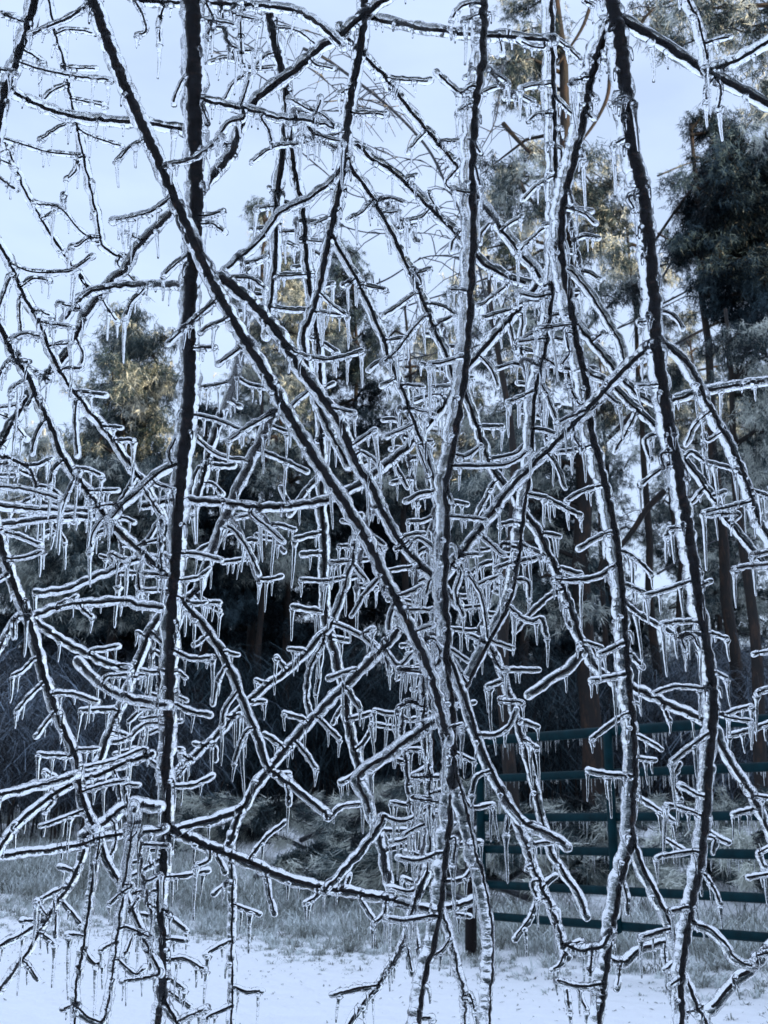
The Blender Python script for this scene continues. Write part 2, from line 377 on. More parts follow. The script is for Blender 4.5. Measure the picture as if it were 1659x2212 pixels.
pine_limbs = [(13, [(1087, 267), (1130, 315), (1195, 375)]), (12, [(1120, 390), (1145, 430), (1212, 500)]), (10, [(1318, 160), (1310, 215), (1275, 280), (1215, 350)]),
    (10, [(1278, 5), (1255, 65), (1205, 140)]), (9, [(1310, 485), (1280, 520), (1222, 610)]), (13, [(1380, 880), (1330, 931), (1250, 1010)]),
    (15, [(1435, 1061), (1395, 1102), (1370, 1142), (1330, 1192), (1262, 1260)]), (7, [(1110, 860), (1180, 880), (1240, 900)])]
clump_pine(1288, 22, 23, .21, pine_clumps, pine_limbs, 'tall pine with broken limbs and gold lit needle clumps right of centre', seed=21, dens=1.25)

right_clumps = [(1540, 270, 40), (1560, 320, 55), (1590, 360, 60), (1530, 380, 55), (1600, 420, 60), (1560, 440, 65), (1510, 450, 50), (1620, 480, 60), (1580, 510, 70), (1530, 530, 60), (1640, 560, 60),
    (1590, 600, 65), (1550, 580, 55), (1650, 640, 60), (1620, 690, 60), (1540, 660, 40), (1640, 420, 50), (1655, 520, 60), (1690, 600, 80), (1560, 490, 60), (1600, 550, 60), (1470, 520, 30), (1640, 350, 40)]
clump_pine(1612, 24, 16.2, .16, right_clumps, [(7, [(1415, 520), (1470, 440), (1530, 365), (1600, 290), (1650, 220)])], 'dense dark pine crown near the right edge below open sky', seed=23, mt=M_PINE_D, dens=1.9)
corner = [(1400, 25, 30), (1440, 60, 35), (1470, 100, 30), (1510, 40, 40), (1550, 80, 40), (1580, 20, 45), (1610, 70, 45), (1650, 30, 50), (1640, 110, 40), (1560, 10, 40), (1480, 20, 35), (1655, 180, 35), (1650, 240, 35), (1690, 100, 60), (1655, 300, 35)]
clump_pine(2050, 17, 20, .18, corner, [(8, [(1370, 75), (1405, 25), (1455, 0), (1560, -40), (1700, -60)])], 'pine whose hanging needle sprays fill the upper right corner', seed=25, dens=1.1)
# limbs of a leafless tree, iced and arching across the sky
bare = [(9, [(655, 105), (700, 125), (750, 160), (830, 222), (890, 280), (930, 330), (960, 390), (995, 460), (1030, 560), (1060, 700)]),
    (4, [(440, 100), (520, 138), (600, 190), (700, 260), (830, 330), (920, 352), (965, 395)]), (4, [(640, 320), (700, 370), (760, 420), (830, 430), (905, 440), (998, 455)]),
    (4, [(690, 470), (780, 500), (860, 505), (930, 505), (1015, 530)]), (5, [(740, 640), (830, 606), (880, 576), (930, 553), (1030, 560)]), (5, [(820, 680), (925, 646), (980, 633), (1050, 640)]),
    (4, [(560, 30), (640, 60), (720, 90), (800, 170), (860, 250)]), (4, [(470, 60), (560, 110), (655, 140), (740, 200), (830, 225)]), (4, [(1085, 140), (1078, 200), (1070, 260), (1040, 320), (1000, 380)]),
    (4, [(860, 780), (950, 760), (1040, 720), (1065, 710)]), (4, [(700, 220), (780, 215), (840, 232)]), (4, [(620, 230), (720, 240), (800, 235), (860, 255)])]
clump_pine(1110, 15, 8.5, .10, [], bare, 'leafless tree with iced limbs arching left over the sky', seed=27, name='bare_tree')
bare2 = [(9, [(1295, 860), (1345, 801), (1455, 746), (1555, 696), (1659, 671), (1800, 640)]), (8, [(1250, 740), (1280, 696), (1330, 646), (1370, 596), (1420, 530)]), (6, [(1380, 690), (1415, 665), (1500, 620), (1600, 560)]),
    (5, [(1310, 720), (1400, 680), (1480, 640)]), (5, [(1420, 380), (1500, 350), (1560, 360), (1640, 380)]), (5, [(1420, 620), (1500, 480), (1560, 420), (1620, 300)]), (5, [(1420, 1240), (1520, 1180), (1640, 1130)])]
clump_pine(1330, 26, 10, .09, [], bare2, 'leafless tree with long limbs reaching right past the tall pine', seed=29, name='bare_tree')

for dx, Y, H, r, lab, sd_ in ((1440, 27, 15, .13, 'straight pine trunk next right of the tall broken pine', 31), (1500, 33, 12.5, .12, 'thin straight pine trunk behind the right end of the gate', 32), (1660, 20, 9.5, .13, 'reddish pine trunk closest to the right edge', 33),
    (1585, 36, 13, .13, 'slim far pine trunk left of the reddish edge trunk', 34), (882, 30, 14, .13, 'dark pine trunk in the middle of the wood', 35), (548, 26, 11, .10, 'thin reddish trunk in the dark hollow left of centre', 36), (610, 29, 12, .13, 'second reddish trunk in the dark hollow left of centre', 37), (1150, 31, 15, .16, 'dark trunk just left of the tall broken pine', 38), (1350, 34, 15, .13, 'shaded trunk just right of the tall broken pine', 39)):
    rg = random.Random(sd_); top = 1106 - (math.tan(math.atan2(H-CAM_H, Y)-PITCH))*FPX
    cl = [(dx + rg.uniform(-70, 70) - 60*(1790-top)/1790*(dx-829)/830, top + rg.uniform(-40, 380), rg.uniform(25, 50)) for _ in range(14)]
    clump_pine(dx, Y, H, r, cl, [], lab, 'slender trunks in the wood', seed=sd_)

# farther wood: copies of three trees
proto = []
for k, (H, rr, sd_) in enumerate(((9, 2.3, 41), (11, 2.6, 42), (7, 2.4, 43))):
    proto.append((conifer(-60-6*k, 60, H, rr, 'hazy conifer in the far rank of the wood', 'far conifers at the back of the wood', seed=sd_, mt=M_PINE_D, dens=1.0, name='far_conifer'), (-60-6*k, 60)))
rg = random.Random(5); spots = []
for i in range(90):
    Y = rg.uniform(36, 60); dx = -350 + 2400*(i+rg.random())/90
    spots.append((at(dx, 1790, Y).x, Y, rg.uniform(.62, 1.0)*(1.0 if dx < 1000 else .78)))
for i, (x, y, s) in enumerate(spots):
    root, (ox, oy) = proto[i % 3]
    if i >= 3:
        r2 = root.copy(); COL.objects.link(r2)
        for ch in root.children:
            c2 = ch.copy(); COL.objects.link(c2); c2.parent = r2
    else: r2 = root
    r2.location = (x, y, gz(x, y)-.05); r2.scale = (s, s, s); r2.rotation_euler = (0, 0, rg.uniform(0, 6.28))

# understory
bl = [(-30, 17, 3.0, 1.5), (60, 19, 2.8, 1.5), (150, 18, 2.6, 1.3), (250, 20, 2.7, 1.5), (-20, 23, 4.2, 1.8), (120, 24, 4.0, 1.8), (330, 21, 2.6, 1.4), (1420, 24, 3.2, 1.6), (1500, 25, 3.6, 1.7), (1590, 24, 3.6, 1.7), (1690, 22, 3.4, 1.7),
      (1400, 29, 4.6, 2.0), (1470, 31, 5.2, 2.2), (1540, 29, 5.0, 2.1), (1610, 30, 5.2, 2.2), (1680, 27, 5.0, 2.1), (1440, 34, 5.6, 2.4), (1570, 35, 6.0, 2.4), (1650, 34, 6.0, 2.4), (210, 28, 4.6, 2.0), (40, 28, 5.0, 2.0)]
for i, (dx, Y, h, r) in enumerate(bl):
    bush(at(dx, 1790, Y).x, Y, h, r, 'tangled bush of thin ice sheathed twigs under the trees', 'iced bushes at the foot of the wood', 60+i, n=46)
for i in range(26):
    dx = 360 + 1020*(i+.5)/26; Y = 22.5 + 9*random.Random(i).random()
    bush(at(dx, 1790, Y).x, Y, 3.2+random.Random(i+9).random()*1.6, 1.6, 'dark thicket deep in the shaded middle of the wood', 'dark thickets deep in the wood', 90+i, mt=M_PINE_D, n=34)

# fallen pine boughs behind the gate and by the track
rg = random.Random(77)
def fallen(x, y, az, ln, seed):
    rng = np.random.default_rng(seed); r_ = random.Random(seed); z = gz(x, y)
    root = empty('fallen_bough', (x, y, z), 'broken pine bough lying iced and snow dusted at the wood edge', 'branch', 'fallen pine boughs at the wood edge')
    h0 = r_.uniform(.05, .35); ax = Vector((math.cos(az), math.sin(az), 0)); sx = Vector((-ax.y, ax.x, 0))
    main = [Vector((x, y, z+h0)) + ax*ln*u + sx*.2*math.sin(u*3) + Vector((0, 0, .25*math.sin(u*3.1)+.02)) for u in (0, .2, .4, .6, .8, 1)]
    tubes = [(main, [.035, .03, .026, .02, .014, .008])]; C, D, TT = [], [], []
    for k in range(26):
        u = r_.uniform(.1, 1); i = min(4, int(u*5)); p = main[i].lerp(main[i+1], u*5-i); sd2 = r_.choice((-1, 1)); l2 = ln*r_.uniform(.15, .38)
        v = (ax*.8 + sx*sd2*r_.uniform(.4, 1) + Vector((0, 0, r_.uniform(-.1, .45)))).normalized(); e = p + v*l2; tubes.append(([p, p.lerp(e, .5)+Vector((0, 0, .05)), e], [.012, .009, .005]))
        tone = r_.gauss(.52, .36)
        for j in range(24): s = r_.uniform(.2, 1.05); C.append(p.lerp(e, s)); D.append(v); TT.append(tone)
    link('limb', tube_mesh('limb', tubes, M_LIMB, 6), root)
    V, T, tt = needles(np.array(C), np.array(D), 9, .17, .011, rng, tint=np.array(TT), droop=.15)
    link('needles', mesh_np('needles', V, T, M_PINE, tt), root)
for i in range(40):
    dx = rg.uniform(540, 1680); Y = rg.uniform(12.5, 20) if dx < 1000 else rg.uniform(10.5, 18)
    fallen(at(dx, 1850, Y).x, Y, rg.uniform(0, 6.28), rg.uniform(1.0, 2.2), 200+i)

# grass: tufts of arching frosted blades, and a few tips through the snow
rng = np.random.default_rng(4)
def tufts(NT, KB, xf, yf, h, spread, w, tone, name, label):
    cx = xf(NT); cyv = yf(cx); th = rng.uniform(h*.45, h*1.2, NT); tt0 = tone + rng.normal(0, .2, NT); th = th*np.clip((cyv - edge_y(cx))/1.8, .3, 1)
    k = np.repeat(np.arange(NT), KB); N = len(k)
    az = rng.uniform(0, 6.283, N); r0 = np.abs(rng.normal(0, spread, N))*th[k]/h
    ca, sa = np.cos(az), np.sin(az); x = cx[k] + ca*r0; y = cyv[k] + sa*r0; z = terrain(x, y)
    H = th[k]*rng.uniform(.35, 1.1, N); ln = H*rng.uniform(.2, 2.1, N); az2 = az + rng.normal(0, .7, N); ca, sa = np.cos(az2), np.sin(az2)
    b = np.stack([x, y, z-.01], -1); o = np.stack([-sa, ca, 0*sa], -1)*w*.5; d = np.stack([ca, sa, 0*sa], -1); up = np.array([0, 0, 1.0])
    V = np.empty((N*7, 3)); drop = rng.uniform(.35, 1.0, N)
    m1 = b + d*(ln*.22)[:, None] + up*(H*.6)[:, None]; m2 = b + d*(ln*.6)[:, None] + up*(H*.95)[:, None]; tp = b + d*ln[:, None] + up*(H*drop)[:, None]
    V[0::7] = b-o; V[1::7] = b+o; V[2::7] = m1-o; V[3::7] = m1+o; V[4::7] = m2-o*.8; V[5::7] = m2+o*.8; V[6::7] = tp
    i = np.arange(N)*7
    T = np.concatenate([np.stack(q, -1) for q in ((i, i+1, i+3), (i, i+3, i+2), (i+2, i+3, i+5), (i+2, i+5, i+4), (i+4, i+5, i+6))])
    tag(link(name, mesh_np(name, V, T, M_GRASS, np.repeat(np.clip(tt0[k] + rng.normal(0, .15, N), 0, 1), 7))), label, 'grass', kind='stuff')
def wavy(x): return edge_y(x) + .35*np.sin(x*2.3) + .25*np.sin(x*5.1+1) + .15*np.sin(x*11)
tufts(2600, 26, lambda N: rng.uniform(-8, 6, N), lambda x: wavy(x) + np.abs(rng.normal(0, 2.3, len(x))) + .1, .25, .10, .006, .62, 'grass', 'frosted long grass along the edge of the snowy track')
tufts(900, 16, lambda N: rng.uniform(-7, 5, N), lambda x: wavy(x) + rng.normal(-.1, .3, len(x)), .12, .07, .0045, .55, 'short_grass', 'short frosted grass thinning out into the snow')
tufts(2200, 20, lambda N: np.where(rng.random(N) < .82, rng.uniform(-16, -2.4, N), rng.uniform(-3, 12, N)), lambda x: rng.uniform(11.5, 30, len(x)), .20, .16, .009, .50, 'dead_grass', 'dull dead grass on the open ground before the wood')
tufts(1100, 3, lambda N: rng.uniform(-6, 5, N), lambda x: wavy(x) - np.abs(rng.normal(0, 1.3, len(x))), .07, .02, .004, .15, 'grass_stubble', 'sparse grass tips poking through the snow on the track')

def litter(N):
    V, T, tt = [], [], []
    r_ = random.Random(99)
    for i in range(N):
        x = r_.uniform(-4, 3.5); y = float(edge_y(x)) - abs(r_.gauss(0, 2.2)) - .1; z = gz(x, y); a = r_.uniform(0, 6.28); L_ = r_.uniform(.008, .04); w = r_.uniform(.0015, .005)
        d = np.array([math.cos(a), math.sin(a), r_.uniform(-.1, .5)])*L_; o = np.array([-math.sin(a), math.cos(a), 0])*w; p = np.array([x, y, z+.004]); b0 = len(V)
        V += [p-o, p+o, p+d+o*.3, p+d-o*.3, p+d*.5+np.array([0, 0, w])]; T += [(b0, b0+1, b0+4), (b0+1, b0+2, b0+4), (b0+2, b0+3, b0+4), (b0+3, b0, b0+4)]; tt += [r_.uniform(0, .25)]*5
    tag(link('litter', mesh_np('litter', np.array(V), np.array(T), M_GRASS, np.array(tt))), 'dark bark chips and needles strewn on the snow', 'litter', kind='stuff')
litter(500)
# ------------------------------------------------------------------ gate
def gate():
    A, B = at(1045, 1790, 8.75), at(1655, 1790, 7.02); A.z = B.z = 0
    dirv = (B-A).normalized(); Lg = 4.2; root = empty('field_gate', A, 'dark green six bar tubular metal gate hung with tiny icicles', 'gate')
    zs = [1.52, 1.245, .965, .745, .50, .285]; rg = random.Random(8)
    for i, z in enumerate(zs):
        p, q = A + Vector((0, 0, z)), A + dirv*Lg + Vector((0, 0, z)); V, F = [], []
        tube(V, F, [p.lerp(q, k/20) for k in range(21)], [.029 if i else .034]*21, 12)
        ra = link('rail', mesh('rail', V, F, M_GATE), root)
        V, F = [], []
        if i < 4:
            for k in range(170):
                u = rg.random(); ln = rg.choice((.015, .03, .05, .08, .11))*rg.uniform(.7, 1.2); c = p.lerp(q, u) + Vector((0, 0, -.026))
                tube(V, F, [c, c - Vector((0, 0, ln*.6)), c - Vector((0, 0, ln))], [.0045, .003, .0012], 5)
            tag(link('icicle_fringe', mesh('icicle_fringe', V, F, M_ICE), ra), kind='stuff')
        V, F = [], []
    for u, nm in ((0.0, 'end_upright'), (.285, 'brace_upright'), (.64, 'brace_upright'), (1.0, 'end_upright')):
        p = A + dirv*(Lg*u) + Vector((0, 0, .25)); V, F = [], []; up = Vector((0, 0, 1.31)); off = Vector((dirv.y, -dirv.x, 0))*.03
        tube(V, F, [p + off + up*(k/6) for k in range(7)], [.032]*7, 10)
        link(nm, mesh(nm, V, F, M_GATE), root)
    P = A - dirv*.16; post = empty('gate_post', P, 'dark wooden post at the latch end of the green gate', 'post')
    link('shaft', tube_mesh('shaft', [([P + Vector((.004*k, 0, .27*k-.2)) for k in range(5)], [.045, .043, .042, .042, .036])], M_BARK, 10), post)
    V, F = [], []; tube(V, F, [P + Vector((.03, -.05, .80)), P + Vector((.06, -.05, .80)), P + Vector((.19, -.02, .79))], [.012, .012, .012], 6)
    link('latch', mesh('latch', V, F, M_GATE), post)
gate()
lg = at(1078, 1846, 12); lo = empty('cut_log', lg, 'short sawn log with a pale orange end behind the gate', 'log')
V, F = [], []; tube(V, F, [lg + Vector((.0, .02, 0)), lg + Vector((.3, .25, .03)), lg + Vector((.7, .5, .05))], [.075, .078, .08], 12, False); link('bark', mesh('bark', V, F, M_PBARK), lo)
V, F = [], []; tube(V, F, [lg + Vector((-.03, -.005, 0)), lg + Vector((0, .018, 0))], [.072, .074], 12, False); link('sawn_end', mesh('sawn_end', V, F, M_CUT), lo)

# ------------------------------------------------------------------ iced branches of the near tree
# each thing: label, view depth, list of stems "core_w0 core_w1 sleeve_extra shift : x,y x,y ..."
BR = []
def br(label, depth, *stems): BR.append((label, depth, stems))
br('thickest upright branch, near black, running full height left of centre', 1.02,
 '38 13 18 0:415,0 418,60 420,200 422,300 425,400 420,520 412,620 408,720 410,800 405,900 393,1010 385,1100 380,1200 372,1290 368,1400 366,1500 362,1600 357,1648 360,1748 352,1873 345,1948 352,2048 350,2148 340,2212',
 '9 7 12 0:350,2150 370,2188 392,2215', '14 7 15 0:362,1786 415,1813 475,1838 540,1863 585,1883 640,1903 710,1920 750,1925 830,1940 875,1953 930,1963 980,1958 1025,1943',
 '10 6 14 0:435,215 500,230 550,240 600,255 665,260 720,275', '11 8 12 0:395,1300 440,1352 475,1402 500,1452 520,1502 540,1552 560,1602 580,1657 625,1693 670,1728 705,1758',
 '8 5 16 0:392,1000 350,1016 310,1051 265,1091 240,1120', '8 5 13 0:365,1202 280,1212 240,1232 190,1252 145,1272 85,1280')
br('long straight diagonal branch from the top left to the lower middle', 0.97,
 '23 13 16 0:200,0 240,110 285,220 330,320 365,400 400,480 440,570 475,640 520,720 570,800 620,890 680,990 740,1080 800,1180 830,1247 880,1342 925,1442 950,1532 966,1595',
 '20 9 16 0:475,600 500,616 555,666 605,726 645,791 690,851 735,916 770,1001 800,1046 830,1112 870,1177 930,1242 985,1300')
br('middle upright branch with bare bark on one side and thick ice on the other', 1.0,
 '20 13 17 -8:1045,0 1044,30 1042,125 1029,200 1022,300 1019,400 1022,500 1019,564 1014,676 1004,801 989,901 974,991 962,1051 965,1110 962,1202 960,1302 967,1352 964,1427 974,1502 979,1620 972,1748 962,1848 952,1948 937,2038 919,2098 907,2173 902,2212',
 '10 8 15 -3:967,1412 990,1472 1015,1542 1030,1592 1052,1645 1075,1693 1105,1743 1140,1783 1180,1798 1220,1823', '8 6 22 -8:978,1640 985,1673 1005,1748 1025,1838 1045,1908 1060,1998 1062,2073 1057,2148 1055,2212',
 '10 8 20 0:960,1545 895,1587 850,1622 829,1637 780,1668 775,1690 790,1725 800,1755', '6 5 14 0:920,1380 915,1500 925,1640 930,1760 925,1868 905,1928 890,1973', '6 5 14 0:955,1965 975,2033 990,2098 1002,2148 1005,2212')
br('thin straight upright stem second to the right of the middle one, veering left low down', 1.06,
 '12 10 16 -6:1190,0 1192,130 1196,250 1198,370 1198,460 1197,551 1187,676 1174,766 1154,851 1147,976 1139,1051 1129,1110 1119,1202 1102,1292 1074,1352 1049,1397 1019,1457 985,1510')
br('thick upright branch nearest the right side, studded with ice nubs', 0.98,
 '34 12 17 -5:1318,0 1335,60 1345,150 1355,230 1365,320 1385,400 1395,470 1405,560 1412,650 1416,735 1430,826 1445,926 1462,1001 1480,1110 1495,1202 1510,1302 1527,1402 1540,1502 1537,1582 1530,1660 1525,1748 1512,1863 1495,1948 1480,2038 1470,2123 1472,2212',
 '16 12 14 -3:1340,40 1410,80 1465,115 1525,155 1555,170 1605,195 1659,225', '10 7 18 0:1525,155 1570,140 1610,120 1659,90', '12 10 16 0:1412,744 1390,761 1345,801 1300,851 1230,926 1180,976 1105,1051 1060,1112 1030,1152 995,1197 960,1240',
 '10 8 18 -4:1425,735 1475,776 1505,821 1530,876 1555,921 1580,966 1600,1011 1615,1051 1635,1115 1659,1160', '7 5 15 -3:1495,1990 1540,2013 1570,2043 1585,2068 1625,2088')
br('forked branch curving down between the two right hand uprights to a bottom loop', 1.04,
 '18 12 20 -7:1322,45 1300,90 1280,150 1270,200 1255,280 1240,340 1225,400 1215,450 1210,525 1215,576 1230,651 1245,741 1265,831 1275,926 1295,1001 1310,1066 1322,1120 1335,1202 1345,1302 1352,1402 1357,1482 1365,1552 1370,1660 1365,1748 1362,1823 1340,1898 1325,1988 1312,2063 1302,2138 1292,2212',
 '10 8 17 -4:1364,1808 1385,1868 1410,1918 1435,1968 1455,2018 1467,2073 1485,2123 1505,2173 1525,2212', '10 9 14 0:1360,1482 1405,1502 1445,1522 1490,1542 1540,1567 1555,1602 1580,1650 1610,1693 1635,1738 1659,1790',
 '7 6 15 0:1312,2068 1345,2078 1380,2053 1420,2038 1450,2030 1478,1990', '6 5 15 0:1225,580 1240,591 1280,641 1310,691 1335,731 1350,781', '8 6 15 0:1245,700 1290,751 1330,801 1370,846 1405,866 1430,871', '7 6 13 0:1262,800 1320,831 1360,871 1395,901 1425,931 1470,981 1505,1026 1540,1076 1565,1117 1600,1157 1645,1215')
br('branch leaning left from the top, left of the middle, with several drooping forks', 1.1,
 '19 8 14 0:787,0 787,35 775,125 760,200 747,300 740,375 725,450 710,525 702,558 690,626 670,686 655,726 665,801 682,861 710,926 750,1001',
 '9 8 14 0:715,505 740,551 770,601 800,666 830,736 840,776 865,831 885,886 900,926 925,991 940,1051 955,1100', '8 7 13 0:745,350 725,385 700,405 665,430 620,450 600,465 565,515 520,555 490,580',
 '10 8 14 0:752,340 760,365 800,420 830,473 850,510 872,558 900,616 920,666 940,716 965,766 980,816 1005,851 1030,921 1050,981 1075,1031 1110,1071 1130,1100')
br('upright stem between the thickest branch and the left leaning one, doubled below', 1.2,
 '22 8 14 0:575,0 582,30 595,100 615,175 620,225 617,300 605,375 597,450 595,558 585,651 578,720', '12 9 14 0:622,260 627,300 640,390 655,450 662,558 672,640 688,760 692,850 695,1000 695,1102 700,1177 700,1277 705,1342 715,1382 727,1427 745,1502 755,1577 775,1652 800,1748 822,1820 838,1900')
br('short dark branch crossing the top left corner', 1.0, '18 16 16 0:75,0 55,75 30,150 10,200 0,250')
br('low arching branch sagging from the left edge toward the thickest branch', 1.035, '10 9 16 0:0,180 40,205 90,230 150,250 225,260 300,263 345,270 405,282')
br('slim wiry stem wandering down the upper left with short side spurs', 1.1, '6 6 13 0:105,0 120,75 135,125 150,200 165,265 180,340 200,425 215,500 218,525 240,545 275,560')
br('slim stem slanting from the left edge below the arching branch', 1.15, '6 6 12 0:0,290 25,340 55,415 85,465 115,515 145,558 165,586 195,626 212,642')
br('long slanting branch from the left edge passing under the gold topped conifer', 1.05, '9 8 13 0:0,530 25,575 50,636 85,696 110,761 135,811 160,846 195,891 225,926 255,966 285,1011 310,1041 330,1076 352,1118')
br('long slanting branch parallel to and just below the other one at the left', 1.0, '13 10 13 0:0,706 30,766 60,811 80,861 110,921 135,986 165,1031 200,1076 220,1106 250,1142 300,1187 350,1232')
br('dark slanting branch at the lower left edge with a knot of side twigs', 0.98, '14 11 14 0:0,1167 15,1217 35,1277 55,1322 75,1382 95,1462 120,1532 140,1582 165,1642 172,1698 185,1748 202,1782',
 '8 6 14 0:350,1312 300,1307 270,1297 200,1302 140,1307 75,1330', '8 6 13 0:68,1330 110,1367 150,1392 190,1412 230,1432 275,1447', '6 5 12 0:60,1325 40,1332 15,1367 0,1397')
br('upper of two level branches entering from the left edge at mid height', 1.12, '8 6 14 0:0,1092 60,1099 130,1102 200,1105', )
br('lower level branch entering from the left edge at mid height', 1.07, '8 6 12 0:0,1135 50,1127 100,1120 200,1115 235,1108')
br('long shallow branch sweeping from mid left up to the right through the centre', 1.14, '8 11 13 0:305,1093 380,1081 450,1083 500,1088 560,1096 625,1093 700,1081 750,1061 800,1031 830,1006 880,966 930,911 975,851 1005,801 1055,741 1095,696 1130,656 1165,610 1195,570')
br('short branch slanting down right beside the middle upright, joining the right hand stems', 1.08, '9 8 18 0:1022,405 1030,420 1055,460 1080,490 1110,530 1140,564 1168,600')
br('branch slanting down right above the middle, ending against the middle upright', 1.12, '9 9 14 -2:735,55 750,80 780,115 830,165 860,205 895,250 925,285 955,320 990,362')
br('nubbly branch slanting down right behind the middle upright', 1.16, '9 9 14 0:770,312 800,340 830,358 860,380 895,415 930,450 950,470 990,510 1020,540 1060,580 1135,612')
br('thin branch along the top edge bending down at the middle', 1.0, '8 9 14 0:290,-5 310,2 400,5 525,10 625,20 670,40 715,75 735,95')
br('stout branch slanting from the top middle down left behind the thickest branch', 1.13, '12 14 14 0:829,0 770,45 735,75 690,105 640,150 590,185 545,225 520,270 500,330 455,385 430,415')
br('nearly level branch across the top middle with ice hung under it', 1.03, '9 9 16 0:795,38 905,60 980,70 1020,75 1105,80 1185,88')
br('arching twig branch left of the thickest branch above the gold topped conifer', 1.08, '8 7 13 0:405,616 300,616 240,621 195,631 165,656 140,690')
br('dark branch slanting down left from the thickest branch to the left edge', 1.12, '10 11 13 0:385,445 350,480 300,530 270,581 240,606 210,646 185,681 165,726 140,771 110,801 75,836 40,891 15,936 0,966')
br('broken stem hanging just right of the thickest branch at mid height', 1.22, '10 9 12 0:525,740 515,781 500,841 480,891 460,951 450,986 440,1026 425,1076 418,1100')
br('slanting stem crossing behind the thickest branch from mid centre to lower left', 1.2, '12 9 13 0:590,890 580,916 555,966 535,1011 515,1051 495,1101 480,1132 460,1187 440,1237 425,1277 360,1317 325,1362 305,1412 280,1477 260,1527 235,1587 210,1655')
br('stout slanting branch rising right from the lower left to the middle upright', 1.04, '11 10 14 0:860,1362 830,1397 780,1447 740,1487 685,1542 640,1592 585,1657 545,1708 520,1748 460,1770 385,1790', '9 8 12 0:520,1748 502,1803 495,1825', '8 7 13 0:830,1762 810,1798 770,1848 725,1898 705,1918')
br('thin knobbly twig branch rising right, above and parallel to the stout slanting one', 1.12, '7 7 12 0:385,1662 430,1622 470,1587 500,1552 550,1502 595,1467 640,1432 685,1382 710,1357 730,1312 750,1247 765,1192 775,1120')
br('zigzag branch dropping from mid right to a fork before the dark trunk', 1.1, '11 9 14 -2:1128,1105 1160,1142 1180,1187 1200,1227 1215,1267 1235,1322 1255,1382 1275,1422 1295,1447 1335,1480', '10 7 14 0:1260,1405 1230,1442 1190,1467 1150,1497')
br('knobbly thin stem trailing down right of the middle over the gate', 1.14, '7 7 13 0:1050,1390 1065,1407 1080,1442 1100,1502 1115,1552 1130,1602 1145,1662 1155,1698 1170,1768 1190,1838 1220,1888 1250,1933 1265,1973')
br('slanting stem below it ending in a curled loop over the snow', 1.06, '9 7 16 0:1085,1710 1110,1763 1135,1818 1150,1868 1175,1928 1190,1958 1210,2018 1222,2060', '8 8 16 0:1215,2038 1240,2048 1265,2053 1300,2043 1318,2020')
br('branch rising out at the bottom right corner above the snow', 0.97, '10 9 17 0:1659,2050 1625,2088 1585,2123 1555,2158 1540,2175')
br('curved branch dropping to the left edge across the dark bushes', 1.0, '9 8 13 0:330,1628 270,1648 215,1673 150,1695 100,1728 50,1768 15,1808 0,1833')
br('short level branch at the left edge with a comb of icicles', 0.96, '8 7 15 0:0,1718 50,1705 100,1693 160,1676')
br('level branch low at the left edge just above the frosted grass', 1.04, '7 7 14 0:0,1848 60,1840 125,1833 170,1825 240,1805 350,1792')
br('ice clotted cluster of drooping stems at the bottom left', 1.0, '9 8 22 0:180,1806 225,1778 270,1743 335,1740', '8 6 13 0:205,1798 205,1858 195,1938 185,2008 175,2073 165,2123 162,2212', '6 6 17 0:165,2175 200,2203 225,2198 240,2123 250,2048 260,1973 270,1898 285,1798 290,1745',
 '8 6 13 0:190,1805 165,1883 135,1933 95,1993 65,2048 40,2083 0,2138', '6 6 13 0:98,1986 45,2018 0,2043', '8 7 13 0:215,1800 230,1858 260,1908 290,1973 320,2048 345,2095')
br('thin reddish stem hanging straight down over the snow left of the middle', 1.02, '6 6 13 0:498,1820 500,1868 502,1948 500,2048 502,2123 500,2212')
br('spindly drooping twig branch at the bottom middle left of the middle upright', 1.1, '7 6 12 0:905,1920 880,2008 860,2063 835,2095 815,2130 780,2173 755,2212')
br('ice thick twig hanging from the top right edge like a pendant', 0.95, '7 6 17 -4:1485,0 1505,40 1517,80 1527,128')
br('level twig branch reaching right from the thick right hand upright', 1.0, '8 7 15 0:1432,871 1495,851 1555,838 1650,823')
br('stout stubby twig branch with a bud at its end, left of the thickest branch', 1.0, '9 8 14 0:167,1427 200,1462 240,1492 280,1507 325,1517 362,1524')

